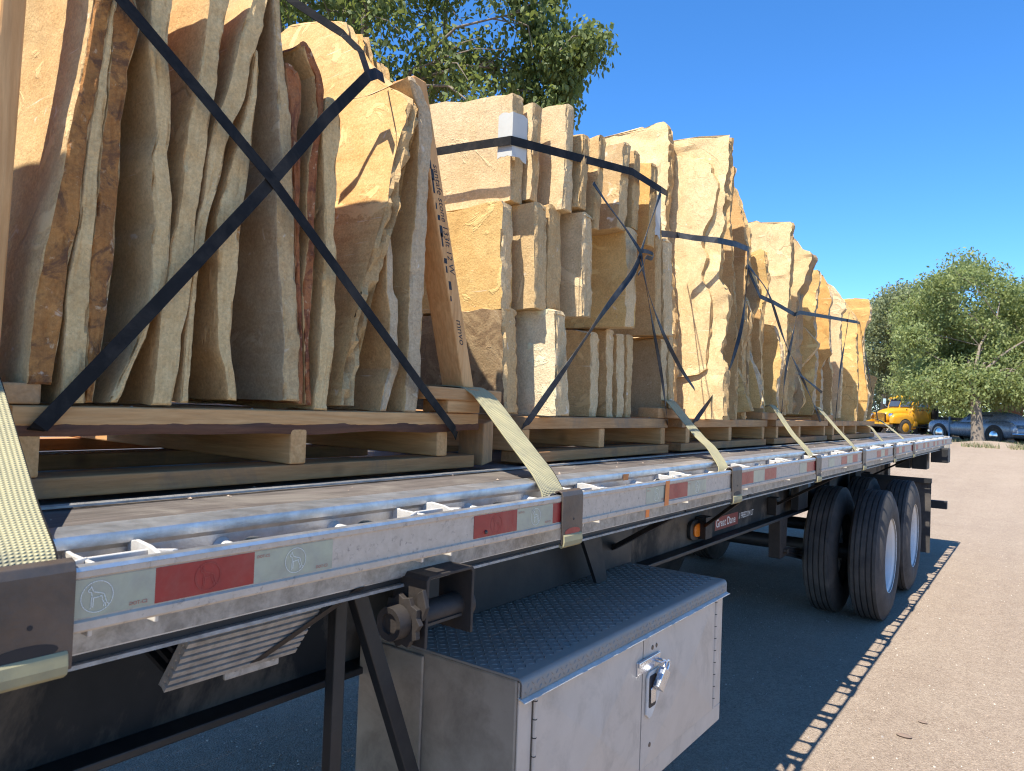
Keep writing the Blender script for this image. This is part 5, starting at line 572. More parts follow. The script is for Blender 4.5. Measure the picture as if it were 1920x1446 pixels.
mb=MB().lathe([(.0001,1.262),(.030,1.262),(.034,1.258),(.034,1.240)],'y',(-.075,0,1.218),20); ec=obj('end_cap',mb,RUSTS,WI,smooth=True)
for a in (.6,2.2,3.8,5.3): obj('cap_hole',MB().lathe([(.0001,1.2635),(.007,1.2635),(.007,1.26)],'y',(-.075+.021*math.cos(a),0,1.218+.021*math.sin(a)),10),INKD,ec)
obj('pawl',MB().prism([(-.045,1.275),(-.03,1.285),(-.018,1.25),(-.030,1.222),(-.042,1.235)],'y',1.072,1.083),RUSTS,WI,bevel=.002)
# ------------------------------------------------------------------ tool box
TB=empty('tool_box',(-.35,2.11,.467)); setp(TB,'pale metal underbody tool box with dark diamond plate lid below the rail','tool box')
bx0,bx1,by0,by1,bz0,bz1=-.585,-.046,1.434,2.80,.467,1.0
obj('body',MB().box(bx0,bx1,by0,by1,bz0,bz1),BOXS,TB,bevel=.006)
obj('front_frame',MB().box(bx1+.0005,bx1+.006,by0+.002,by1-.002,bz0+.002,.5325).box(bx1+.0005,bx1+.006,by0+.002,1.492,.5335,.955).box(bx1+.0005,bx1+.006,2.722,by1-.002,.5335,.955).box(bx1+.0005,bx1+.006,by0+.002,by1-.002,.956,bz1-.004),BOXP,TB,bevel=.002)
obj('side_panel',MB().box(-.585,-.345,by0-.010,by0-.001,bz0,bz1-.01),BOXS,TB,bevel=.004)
for nm,(a,b) in (('door',(1.508,2.092)),('door',(2.098,2.706))):
    c=(a+b)/2; X0=bx1+.0065; mb=MB()
    o4=[(X0+.004,a,.537),(X0+.004,b,.537),(X0+.004,b,.952),(X0+.004,a,.952)]; i4=[(X0+.005,a+.012,.549),(X0+.005,b-.012,.549),(X0+.005,b-.012,.940),(X0+.005,a+.012,.940)]
    mb.add(o4+i4+[(X0+.020,c,.745)]+[(X0,p[1],p[2]) for p in o4],[(0,1,5,4),(1,2,6,5),(2,3,7,6),(3,0,4,7),(4,5,8),(5,6,8),(6,7,8),(7,4,8),(0,9,10,1),(1,10,11,2),(2,11,12,3),(3,12,9,0)])
    d=obj(nm,mb,BOXP,TB)
    if a>2:
        D2=d
        mb=MB()
        for zz in (.905,.600): 
            for q in (0,.028): mb.lathe([(.0001,.0024),(.007,.0022),(.009,0)],'x',(X0+.0062,2.155+q,zz),10)
        obj('rivet',mb,STEEL,d,smooth=True)
for yh in (1.500,2.714):
    mb=MB().tube([(bx1+.010,yh,.536),(bx1+.010,yh,.952)],.0055,8)
    h=obj('hinge',mb,BOXP,TB,smooth=True)
    mb=MB()
    for k in range(9): mb.tube([(bx1+.010,yh,.575+k*.045),(bx1+.010,yh,.5775+k*.045)],.0061,8)
    obj('knuckle_gap',mb,INKD,h)
# lid with rolled edge
lidp=[(-.589,1.002),(-.040,1.002),(-.034,.999),(-.031,.992),(-.031,.962),(-.0285,.962),(-.0285,.994),(-.0325,1.003),(-.041,1.008),(-.589,1.008)]
mb=MB(); sweep(mb,lidp,[by0-.004,by1+.006]); LD_=obj('lid',mb,TREAD,TB,smooth=True,sharp=50)
V=[];FF=[]
def lens(cx,cy,ang,L,W,H,f):
    b=len(V); c,s=math.cos(ang),math.sin(ang)
    for (u,v,h) in ((-L,0,0),(0,-W,0),(L,0,0),(0,W,0),(-L*.35,0,H),(L*.35,0,H)): V.append(f(cx+u*c-v*s,cy+u*s+v*c,h))
    FF.extend([(b,b+1,b+4),(b+1,b+5,b+4),(b+1,b+2,b+5),(b+2,b+3,b+5),(b+3,b+4,b+5),(b+3,b,b+4)])
p_=.0215
for i in range(int(.535/p_)):
    for j in range(int(1.36/p_)):
        lens(-.580+(i+.5)*p_,by0+(j+.5)*p_,(.80 if (i+j)%2 else -.80),.0098,.0031,.0021,lambda x,y,h:(x,y,1.0079+h))
for j in range(int(1.36/p_)):
    for q in (0,1): lens(.972+.0155*q,by0+(j+.5)*p_+.01*q,(.80 if (q+j)%2 else -.80),.0085,.0028,.0019,lambda x,y,h:(-.0286+h,y,x))
mb=MB(); mb.v=V; mb.f=FF; mb.mi=[0]*len(FF); setp(obj('tread_bumps',mb,TREAD,LD_),kind='stuff')
obj('drip_lip',MB().prism([(-.040,.9605),(-.018,.952),(-.0165,.9545),(-.038,.9635)],'y',by0-.006,by1+.012),ALUW,TB,bevel=.0008)
# hasp, latch
hx=bx1+.0122
HS=obj('hasp',MB().box(hx,hx+.006,2.045,2.205,.842,.885).box(hx+.006,hx+.012,2.045,2.195,.868,.885),ZINC,TB,bevel=.002)
obj('staple',MB().tube([(hx+.006,2.165,.862),(hx+.030,2.165,.862),(hx+.032,2.178,.862),(hx+.030,2.190,.862),(hx+.006,2.190,.862)],.0035,8),ZINC,HS,smooth=True)
def rr(y0,y1,z0,z1,r,n=5):
    out=[]
    for cy,cz,a0 in ((y1-r,z1-r,0),(y0+r,z1-r,90),(y0+r,z0+r,180),(y1-r,z0+r,270)):
        for k in range(n): a=R(a0+90*k/(n-1)); out.append((cy+r*math.cos(a),cz+r*math.sin(a)))
    return out
LH=obj('latch_plate',MB().prism([(2.115,.705),(2.135,.688),(2.155,.690),(2.20,.735),(2.232,.78),(2.232,.815),(2.20,.835),(2.13,.835),(2.115,.82)],'x',hx,hx+.007),ALUW,TB,bevel=.002)
obj('latch_recess',MB().prism(rr(2.128,2.178,.722,.822,.008),'x',hx+.0068,hx+.0085),INKD,LH)
obj('latch_paddle',MB().prism(rr(2.136,2.170,.735,.785,.006),'x',hx+.008,hx+.0125),ZINC,LH,bevel=.002)
obj('keyhole',MB().lathe([(.0001,.006),(.004,.006),(.0105,.005),(.012,0)],'x',(hx+.007,2.212,.800),14),STEEL,LH,smooth=True)
PL=empty('padlock',(hx+.03,2.20,.84)); PL.rotation_euler=(R(-38),0,R(-8)); setp(PL,'blue-grey rectangular padlock hanging on the tool box hasp','padlock')
obj('lock_body',MB().box(-.011,.011,-.018,.022,-.075,-.008),ZINC,PL,bevel=.003,local=True)
obj('shackle',MB().tube([(0,-.010,-.012),(0,-.010,.010),(0,-.004,.020),(0,.006,.020),(0,.012,.010),(0,.012,-.012)],.0042,10),ZINC,PL,smooth=True,local=True)

for r_ in (TB,PL):                                       # the box hangs a little inboard of the rub rail
    r_.location=CAM+(r_.location-CAM)*1.05; r_.scale=(1.05,1.05,1.05)
# ------------------------------------------------------------------ pallets
PT=1.6205
def pallet(label,y0,y1,strs,top=PT,bark=False,x0=-.42,depth=1.15,seed=0):
    rr_=random.Random(seed); p=empty('wooden_pallet',((x0*2-depth)/2,(y0+y1)/2,1.465)); setp(p,label,'pallet','pine pallets under the stone')
    for xx in (x0-.10,x0-depth/2,x0-depth):
        j=rr_.uniform(-.008,.008); obj('bottom_board',MB().box(xx+j,xx+.10+j,y0+rr_.uniform(0,.02),y1-rr_.uniform(0,.02),1.4665,1.503),WOODB,p,bevel=.003)
    for ys_ in strs:
        e=x0+rr_.uniform(-.004,.006); wdt=.042+rr_.uniform(-.002,.004)
        obj('stringer',MB().box(x0-depth,e-.002,ys_-wdt/2,ys_+wdt/2,1.5045,top-.0415),WOOD['x'],p,bevel=.004)
    nb=6; step=depth/nb
    for i in range(nb):
        xa=x0-i*step; zt=top-rr_.uniform(0,.003)*(i>0)
        mb=MB(); ysn=list(np.linspace(y0+rr_.uniform(0,.012),y1-rr_.uniform(0,.012),26)); wv=rr_.uniform(0,50)
        if bark and i==0:
            sweep(mb,[(xa-.10,top-.040),(xa-.002,top-.034),(xa,top-.031),(xa,top-.002),(xa-.004,top),(xa-.10,top)],ysn,lambda y:.003*noise.noise(Vector((wv,y*3,0))))
            b=obj('deck_board',mb,WOOD['y'],p)
            mb=MB(); nn=90; yb=np.linspace(ysn[0],ysn[-1],nn)
            for j,y in enumerate(yb):
                q=.006*noise.noise(Vector((y*9,1,wv)))+.004*noise.noise(Vector((y*40,2,wv)))
                lo=top-.053+.006*noise.noise(Vector((y*5,5,wv)))
                mb.v+=[(xa-.001+q*.5,y,top-.0305+.004*noise.noise(Vector((y*14,7,wv)))),(xa+.0015+q,y,top-.040),(xa-.003+q,y,lo),(xa-.05,y,lo)]
            mb.f=[(j*4+a,j*4+a+1,(j+1)*4+a+1,(j+1)*4+a) for j in range(nn-1) for a in range(3)]; mb.mi=[0]*len(mb.f)
            obj('bark_edge',mb,BARK,b,smooth=True,sharp=60)
        else:
            wb=rr_.uniform(.09,.13)
            sweep(mb,[(xa-wb,top-.0405),(xa,top-.0405),(xa+.001,zt-.002),(xa-.002,zt),(xa-wb,zt)],ysn,lambda y:.004*noise.noise(Vector((wv,y*2.5,0))))
            obj('deck_board',mb,WOODD['y'] if i else WOODD['y'],p)
    return p
pallet('front pallet with a bark-edged board under the tall slabs',.478,1.722,(.505,1.06,1.56),top=1.628,bark=True,seed=1)
pallet('second pallet carrying the three rows of stone blocks',1.935,3.085,(1.965,2.485,3.04),seed=2)
pallet('third pallet under the huge peeling flagstone',3.24,4.56,(3.327,3.905,4.484),seed=3)
pallet('fourth pallet under the square-topped flagstone',4.72,6.12,(4.78,5.31,6.03),seed=4)
pallet('rear pallet at the far end of the load',6.24,8.08,(6.30,6.70,7.20,7.85),seed=5)
pallet('pallet ahead of the front slabs towards the cab',-1.05,.235,(-1.0,-.45,.19),seed=6)
# ------------------------------------------------------------------ stones
def fi(pts,z):
    zz=[p[1] for p in pts]; o=np.argsort(zz); return float(np.interp(z,np.array(zz)[o],np.array([p[0] for p in pts])[o]))
def lattice(name,nx,ny,nz,pos,mats,parent=None,sharp=38):
    idx={}; V=[]; Fq=[]; MI=[]
    def vid(i,k,j):
        q=(i,k,j)
        if q not in idx: idx[q]=len(V); V.append(pos(i,k,j))
        return idx[q]
    for i in range(nx):
        for j in range(nz):
            for k,fl in ((0,0),(ny,1)):
                q=[vid(i,k,j),vid(i+1,k,j),vid(i+1,k,j+1),vid(i,k,j+1)]; Fq.append(q[::-1] if not fl else q); MI.append(0)
    for k in range(ny):
        for j in range(nz):
            for i,fl in ((0,0),(nx,1)):
                q=[vid(i,k,j),vid(i,k+1,j),vid(i,k+1,j+1),vid(i,k,j+1)]; Fq.append(q if not fl else q[::-1]); MI.append(1)
        for i in range(nx):
            for j,fl in ((0,0),(nz,1)):
                q=[vid(i,k,j),vid(i+1,k,j),vid(i+1,k+1,j),vid(i,k+1,j)]; Fq.append(q if not fl else q[::-1]); MI.append(1)
    mb=MB(); mb.v=V; mb.f=[tuple(q) for q in Fq]; mb.mi=MI
    return obj(name,mb,mats,parent,smooth=True,sharp=sharp)
def rows_of(P,z):
    xs_=[]
    n=len(P)
    for i in range(n):
        (x0,z0),(x1,z1)=P[i],P[(i+1)%n]
        if (z0<=z<z1) or (z1<=z<z0): xs_.append(x0+(x1-x0)*(z-z0)/(z1-z0))
    return (min(xs_),max(xs_)) if len(xs_)>=2 else None
def nz3(p,s,o): return noise.noise(Vector((p[0]*s+o,p[1]*s,p[2]*s)))
def hsh(k,o): 
    q=math.sin(k*12.9898+o*7.233)*43758.5453; return q-math.floor(q)
def chip(z,o,cell=.05,p=.55,d=.02):
    k=math.floor(z/cell+hsh(3,o)); f=z/cell+hsh(3,o)-k; h=hsh(k,o)
    return 0.0 if h<p else d*(h-p)/(1-p)*(1-abs(2*f-1))
def build_stone(s,seed):
    o=seed*7.31; blk=s['n']=='stone_block'
    mats=[F[s['f']],E_[s['e']]]
    if s['k']=='x':
        zb=max(s['zb'],1.6285 if 'front' in s['g'] else 1.621); zt=s['zt']; H=zt-zb
        near=s['L'][0][0]<1.7
        nzz=max(8,int(H/(.014 if near else .018))); ny=6 if near or blk else 4
        d=[0,.006,.016,.035,.07,.13,.22,.34,.48,.66,.82,1.0]; nx=len(d)-1; D=s['D']
        L=[tuple(p) for p in s['L']]; Rr=[tuple(p) for p in s['R']]
        rgh=.010 if blk else .005
        cs=.8 if blk else .45
        def pos(i,k,j):
            u=j/nzz; z=zb+H*u; yl=fi(L,z); yr=max(fi(Rr,z),yl+.011); x=s['x']-D*d[i]
            y=yl+(yr-yl)*k/ny; p=(x,y,z)
            dep=d[i]*D
            dx=0
            if i==0:
                e=abs(k/ny-.5)*2
                dx=.5*rgh*(nz3(p,38,o)+.8*nz3(p,110,o+3))+.005*cs*(hsh(k,o)-.5)-cs*(chip(z,o+k,.055,.5,.026)+chip(z,o+k+9,.022,.55,.010))*(e>.9)-cs*chip(z,o+k*3.3,.09,.7,.010)
            elif i==1: dx=.5*rgh*nz3(p,38,o)
            fr=1 if k==0 else (-.6 if k==ny else 0)
            dy=fr*(.0035*nz3(p,9,o+9)+.0016*nz3(p,34,o+4)) + .006*nz3((x,0,z),2.2,o+2)*(dep>.05)
            if fr and i<=1: dy+= (cs*chip(z,o+k,.055,.5,.008)+.0015)*(1 if k==0 else -1)*(i==0)
            dz=0
            if j==nzz: dz=s['ts']*(s['x']-x)*1.0+ .010*nz3(p,14,o+6)+.02*nz3((x,0,0),3,o+8)-.012*((abs(k/ny-.5)*2)**3)*(.4+max(0,nz3(p,20,o)))-(.012 if i==0 else 0)
            elif j>nzz-3: dz=s['ts']*(s['x']-x)*.8
            if j==0: dz=abs(.006*nz3(p,12,o+1))+(.004 if i==0 else 0)
            return (x+dx,y+dy,z+dz)
        ob=lattice(s['n'],nx,ny,nzz,pos,mats,sharp=24)
    else:
        P=[tuple(p) for p in s['P']]; zs=[p[1] for p in P]; zb=max(1.6215,min(zs)) if 'tilt' not in s['l'] else min(zs); zt=max(zs)-.002; H=zt-zb
        if 'banded' in s['l']: zb=1.629; H=zt-zb
        nzz=max(10,int(H/.02)); nx=16; ny=4; th=s['th']
        flag=s['f'] in ('creamflag','golden','orange')
        rows=[]
        for j in range(nzz+1):
            z=min(max(zb+H*j/nzz,min(zs)+.001),max(zs)-.001); r=rows_of(P,z); rows.append(r if r else rows[-1])
        tt=[0,.015,.045,.09,.15,.22,.29,.36,.43,.5,.57,.64,.71,.78,.86,.93,1.0]
        def pos(i,k,j):
            z=zb+H*j/nzz; xl,xr=rows[j]; x=xr+(xl-xr)*tt[i]
            y=s['Yc']+s['kk']*(z-1.62)+s['m']*(x+.42)+th*k/ny; p=(x,y,z)
            dx=0
            if i==0: dx=.006*(nz3(p,30,o)+.8*nz3(p,95,o+3))-chip(z,o+.2*k,.11,.5,.045)-chip(z,o+k+9,.04,.55,.016)+.008*(hsh(k,o)-.5)
            fr=1 if k==0 else (-.6 if k==ny else 0)
            a=.010 if flag else .005
            rd=nz3(p,5,o+9)
            dy=fr*(a*rd+ .35*a*nz3(p,22,o+4) + (.006*round(2.2*nz3((x*.8,0,z),4,o+5)) if flag else 0))
            dz=(.006*nz3(p,16,o+6)-chip(x,o+2,.08,.5,.03) if j==nzz else 0)
            return (x+dx,y+dy,z+dz)
        ob=lattice(s['n'],nx,ny,nzz,pos,mats,sharp=16)
        if s.get('flake'):
            Q=[tuple(p) for p in s['flake']]; qz=[p[1] for p in Q]; q0=min(qz)+.002; q1=max(qz)-.002; nq=44
            rq=[]
            for j in range(nq+1):
                r=rows_of(Q,q0+(q1-q0)*j/nq); rq.append(r if r else rq[-1])
            def pos2(i,k,j):
                z=q0+(q1-q0)*j/nq; xl,xr=rq[j]; x=xr+(xl-xr)*tt[i]; y=s['Yc']-.020+.024*k/2; p=(x,y,z)
                return (x+(.012*nz3(p,26,o)+.006*nz3(p,60,o) if i==0 else 0)-(.006 if i==0 and k==0 else 0),y+(.006*nz3(p,6,o+9)+.003*nz3(p,24,o) if k==0 else 0),z)
            lattice('flake',16,2,nq,pos2,mats,ob,sharp=18)
    setp(ob,s['l'],'stone',s['g']); return ob
# loads ahead of the frame, towards the cab
for i,(y0,lab,zt,ln) in enumerate(((-.80,'thick tan slab at the cab end of the row',2.74,.03),(-.52,'second slab counted from the cab end',2.78,.02),(-.22,'third slab counted from the cab end',2.82,.02),(.05,'slab standing just ahead of the leftmost upright timber',2.80,.01))):
    STONES.append(dict(k='x',n='stone_slab',l=lab,g='slabs on the pallet nearest the cab',f='tan',e='buff',x=-.43,D=.95,ts=.12,L=[(y0+ln*2,zt),(y0,1.62)],R=[(y0+.06+ln*2,zt),(y0+.065,1.62)],zb=1.621,zt=zt))
for i,s in enumerate(STONES): build_stone(s,i+1)
# ------------------------------------------------------------------ loose timber
a,b,c=[Vector(p) for p in LEAN]
t_=(b-a); wv=(c-a)
lb=obj('leaning_board',MB().obox(a+t_*-.0,t_*1.0,wv,Vector((-.085,0,0))),WOOD['z'],bevel=.004); setp(lb,'tall pine board leaning between the first two loads, with black handwriting','board')
tn=t_.normalized(); 
def wr(mb,txt,size,along,off): text_mesh(mb,txt,size,lambda u,v,al=along,of=off: Vector((.0006,0,0))+a+t_*al-tn*u+wv*of+wv.normalized()*v)
mb=MB(); wr(mb,'santafe stone 133ft 12 W',.030,.74,.42); obj('handwriting',mb,INKD,lb)
mb=MB(); wr(mb,'mnvo',.034,.235,.30); obj('handwriting',mb,INKD,lb)
mb=MB(); rg_=random.Random(4)
for q in range(14):
    al=.30+.042*q+rg_.uniform(-.01,.01); h=rg_.uniform(.012,.045); w0=rg_.uniform(.02,.12); w1=w0+rg_.uniform(.12,.30)
    mb.add([Vector((.0004,0,0))+a+t_*(al+u*h/ t_.length)+wv*v for u,v in ((0,w0),(1,w0+.05),(1,w1),(0,w1-.03))],[(0,1,2,3)])
setp(obj('stain_mark',mb,INKD,lb),kind='stuff')
o=obj('upright_timber',MB().obox((-.45,.430,1.64),(0,.018,.99),(0,.038,0),(-.09,0,0)),WOOD['z'],bevel=.004); setp(o,'leftmost upright pine timber standing before the front slabs','timber')
o=obj('timber_block',MB().obox((-.425,.40,1.630),(-.25,0,0),(0,.125,0),(0,0,.036)),WOODD['x'],bevel=.004); setp(o,'flat reddish wood block under the leftmost slab','timber')
o=obj('timber_batten',MB().obox((-.405,1.47,1.6665),(0,.335,-.004),(-.12,0,0),(0,0,.036)),WOODD['y'],bevel=.004); setp(o,'horizontal batten under the draped yellow strap','timber')
o=obj('timber_block',MB().obox((-.410,1.56,1.6295),(0,.145,0),(-.10,0,0),(0,0,.036)),WOOD['y'],bevel=.004); setp(o,'short offcut propping up the batten','timber')
o=obj('timber_block',MB().obox((-.425,1.745,1.4675),(0,.05,.012),(-.10,0,0),(0,0,.13)),WOODD['z'],bevel=.004); setp(o,'small upright wood block between the first two pallets','timber')
for (y,lab) in ((3.13,'short timber spacer behind the block stack'),(4.60,'short timber spacer between third and fourth pallets'),(6.14,'short timber spacer before the rear pallet')):
    o=obj('timber_block',MB().obox((-.415,y-.16,1.6225),(0,.30,0),(-.10,0,0),(0,0,.045)),WOODD['y'],bevel=.004); setp(o,lab,'timber')
# ------------------------------------------------------------------ white corner guards
def guard(label,cx,cy,z0,z1,wx,wy,seed):
    mb=MB(); n=9; rg_=random.Random(seed); th=.0025
    top=[z1+rg_.uniform(-.006,.004) for _ in range(n)]; bot=[z0+rg_.uniform(-.004,.003)-(.014 if q_==n-1 else .006 if q_==n-2 else 0) for q_ in range(n)]
    pth=[(cx-wx+wx*i/4,cy) for i in range(5)]+[(cx+.002*i,cy+wy*i/4) for i in range(1,5)]
    for off in (0,1):
        for i,(x,y) in enumerate(pth):
            nx_,ny_=((0,-1) if i<4 else ((.7,-.7) if i==4 else (1,0)))
            mb.v+=[(x+nx_*th*off,y+ny_*th*off,bot[i]),(x+nx_*th*off,y+ny_*th*off,top[i])]
    for i in range(n-1):
        mb.f+=[(2*i,2*i+2,2*i+3,2*i+1),(2*n+2*i,2*n+2*i+1,2*n+2*i+3,2*n+2*i+2),(2*i+1,2*i+3,2*n+2*i+3,2*n+2*i+1),(2*i,2*n+2*i,2*n+2*i+2,2*i+2)]
    mb.f+=[(0,1,2*n+1,2*n),(2*n-2,4*n-2,4*n-1,2*n-1)]; mb.mi=[0]*len(mb.f)
    setp(obj('corner_guard',mb,CARD),label,'corner guard')
guard('white card corner guard under the band on the biggest top row block',-.408,1.812,2.445,2.585,.055,.066,1)
guard('narrow white card guard where the top row band turns the far corner',-.404,2.845,2.41,2.585,.02,.035,2)
# ------------------------------------------------------------------ bands and straps
def ribbon(name,pts,w,th,mat,parent=None,twist=None,nrm=Vector((1,0,0))):
    P=[Vector(p) for p in pts]
    fine=[]
    for i in range(len(P)-1):
        for k in range(6): fine.append(P[i].lerp(P[i+1],k/6))
    if twist:
        for _ in range(4): fine=[fine[0]]+[(fine[q-1]+2*fine[q]+fine[q+1])/4 for q in range(1,len(fine)-1)]+[fine[-1]]
    fine.append(P[-1]); mb=MB(); uv=[]; L=0; wd=None
    for i,p in enumerate(fine):
        t=(fine[min(i+1,len(fine)-1)]-fine[max(i-1,0)]).normalized()
        if i: L+=(p-fine[i-1]).length
        c=t.cross(nrm)
        if c.length>.25: c.normalize(); wd=c if wd is None or c.dot(wd)>0 else -c
        elif wd is None: wd=Vector((0,0,1))
        wq=wd
        if twist: wq=(wd+nrm*twist*math.sin(L*9)).normalized()
        nn=t.cross(wq).normalized()
        if nn.dot(nrm)<0: nn=-nn
        for a_,b_ in ((-.5,0),(.5,0),(.5,1),(-.5,1)):
            mb.v.append(p+wq*w*a_+nn*th*b_); uv.append((L,w*a_))
    n=len(fine); mb.f=[(i*4+k,i*4+(k+1)%4,(i+1)*4+(k+1)%4,(i+1)*4+k) for i in range(n-1) for k in range(4)]+[(0,1,2,3),((n-1)*4,(n-1)*4+1,(n-1)*4+2,(n-1)*4+3)]; mb.mi=[0]*len(mb.f); mb.uv=uv
    return obj(name,mb,mat,parent)
for i,(lab,wd_,pts) in enumerate(BANDS):
    tw=None if i in (0,1,2,3,9,11) else .5
    setp(ribbon('strapping_band',pts,wd_,.0016,BAND if i<4 else BANDU,twist=tw),lab,'band','black strapping bands round the stone loads')
for i,(lab,(h0,h1),pts) in enumerate(STRAPS):
    e=empty('webbing_strap',(pts[-1][0],pts[-1][1],pts[-1][2])); setp(e,lab,'strap','webbing straps holding the pallets down')
    # the webbing runs across the trailer, its width along the trailer
    P=[Vector(p) for p in pts]; fine=[]
    for q in range(len(P)-1):
        for k in range(8): fine.append(P[q].lerp(P[q+1],k/8))
    fine.append(P[-1])
    for _ in range(3): fine=[fine[0]]+[(fine[q-1]+2*fine[q]+fine[q+1])/4 for q in range(1,len(fine)-1)]+[fine[-1]]
    mb=MB(); uv=[]; L=0; wdt=.100
    for q,p in enumerate(fine):
        t=(fine[min(q+1,len(fine)-1)]-fine[max(q-1,0)]).normalized()
        if q: L+=(p-fine[q-1]).length
        nn=Vector((0,1,0)).cross(t); nn=(nn if nn.z>=0 or abs(nn.z)<.2 and nn.x>0 else -nn).normalized()*.0028
        for b_ in (0,1):
            for k in range(5):
                u=k/4; mb.v.append(p+Vector((0,-wdt*(1-u),0))+nn*b_+Vector((0,0,.0015*math.sin(u*6+L*9+i)))); uv.append((L,wdt*u))
    n=len(fine)
    for q in range(n-1):
        for k in range(4):
            A_=q*10+k; mb.f+=[(A_,A_+1,A_+11,A_+10),(A_+5,A_+15,A_+16,A_+6)]
        mb.f+=[(q*10,q*10+10,q*10+15,q*10+5),(q*10+4,q*10+9,q*10+19,q*10+14)]
    mb.mi=[0]*len(mb.f); mb.uv=uv; wb=obj('webbing',mb,WEB,e,smooth=True,sharp=50)
    mb=MB(); ed=[fine[q]+Vector((.0005,.0008,.0012)) for q in range(n)]; mb.tube(ed,.0017,5); obj('dark_selvedge',mb,BAND,wb)
    # flat hook folded over the rub rail, webbing stub at its foot
    prof=[(.0035,1.318),(.0035,1.436),(.0015,1.4440),(-.006,1.4470),(-.014,1.4440),(-.0175,1.437),(-.0175,1.405),(-.0215,1.405),(-.0215,1.439),(-.016,1.4485),(-.006,1.4515),(.0045,1.4480),(.0085,1.437),(.0085,1.318)]
    hk=obj('flat_hook',MB().prism(prof,'y',h0,h1),STEEL,e,bevel=.0015)
    yc=(h0+h1)/2
    obj('hook_slot',MB().prism([(yc+.036*math.cos(a_),1.3475+.0095*math.sin(a_)) for a_ in np.linspace(0,2*math.pi,20,endpoint=False)],'x',.0084,.0091),RED if i==1 else INKD,hk)
    obj('hook_hole',MB().lathe([(.0001,.0092),(.0032,.0092),(.0032,.008)],'x',(0,yc+.004,1.378),8),INKD,hk)
    mb=MB(); sp_=[(.0090,1.343),(.0125,1.338),(.0145,1.325),(.012,1.314),(.003,1.308),(-.004,1.312),(-.004,1.318),(.0025,1.315),(.0088,1.319),(.0090,1.330)]
    mb.prism(sp_,'y',h0+.004,h1-.006); obj('webbing_loop',mb,WEB,hk,bevel=.0015)

# stone crumbs on the pallets and deck
mb=MB(); rg2=random.Random(12); MI=[]
for q in range(260):
    if q<170: x=rg2.uniform(-.50,-.425); y=rg2.uniform(.5,8.0); z=1.6285 if y<1.72 else 1.621
    else: x=rg2.uniform(-.42,-.18)-.05*rg2.random(); y=rg2.uniform(.45,8.5); z=1.459
    s_=.002+.005*rg2.random()**2.5; b=[Vector((rg2.uniform(-1,1),rg2.uniform(-1,1),rg2.uniform(.0,.9)))*s_ for _ in range(4)]; b[0].z=b[1].z=b[2].z=0; b[3]=Vector((0,0,.55*s_))
    b[0]=Vector((s_,0,0)); b[1]=Vector((-.6*s_,.8*s_,0)); b[2]=Vector((-.5*s_,-.9*s_,0)); c_=Vector((x,y,z))
    mb.add([c_+v for v in b],[(0,1,3),(1,2,3),(2,0,3),(0,2,1)])
setp(obj('stone_crumbs',mb,PEB[0]),'loose stone crumbs scattered on the pallets and deck',kind='stuff')
# ------------------------------------------------------------------ trees
def leaves_obj(name,centers,radii,nper,lsize,mat,parent,seed,droop=.6,flat=.8):
    rg=np.random.default_rng(seed); C=np.repeat(np.array(centers,float),nper,axis=0); Rr=np.repeat(np.array(radii,float),nper)[:,None]; n=len(C)
    d=rg.normal(size=(n,3)); d/=np.linalg.norm(d,axis=1)[:,None]; rad=rg.random((n,1))**.55
    P=C+d*Rr*rad*np.array([1,1,flat])
    ax=rg.normal(size=(n,3))+np.array([0,0,-droop])*1.6; ax/=np.linalg.norm(ax,axis=1)[:,None]
    nr=rg.normal(size=(n,3))+np.array([0,0,.5]); s=np.cross(ax,nr); s/=np.linalg.norm(s,axis=1)[:,None]+1e-9; nn=np.cross(s,ax)
    L=lsize*(0.65+.7*rg.random((n,1))); W=L*.24
    V=np.empty((n,6,3)); V[:,0]=P; V[:,1]=P+ax*L*.35+s*W+nn*W*.35; V[:,2]=P+ax*L*.75+s*W*.7+nn*W*.25; V[:,3]=P+ax*L-nn*W*.3; V[:,4]=P+ax*L*.75-s*W*.7+nn*W*.25; V[:,5]=P+ax*L*.35-s*W+nn*W*.35
    me=bpy.data.meshes.new(name); me.vertices.add(n*6); me.vertices.foreach_set('co',V.astype(np.float32).ravel())
    idx=(np.arange(n)[:,None]*6+np.array([0,1,2,5,2,3,4,5])[None,:]).ravel()
    me.loops.add(n*8); me.loops.foreach_set('vertex_index',idx.astype(np.int32)); me.polygons.add(n*2); me.polygons.foreach_set('loop_start',np.arange(0,n*8,4,dtype=np.int32)); me.polygons.foreach_set('loop_total',np.full(n*2,4,dtype=np.int32))
    me.materials.append(mat); me.update(calc_edges=True); me.validate()
    o=bpy.data.objects.new(name,me); link(o,parent,inv_of(parent)); return o
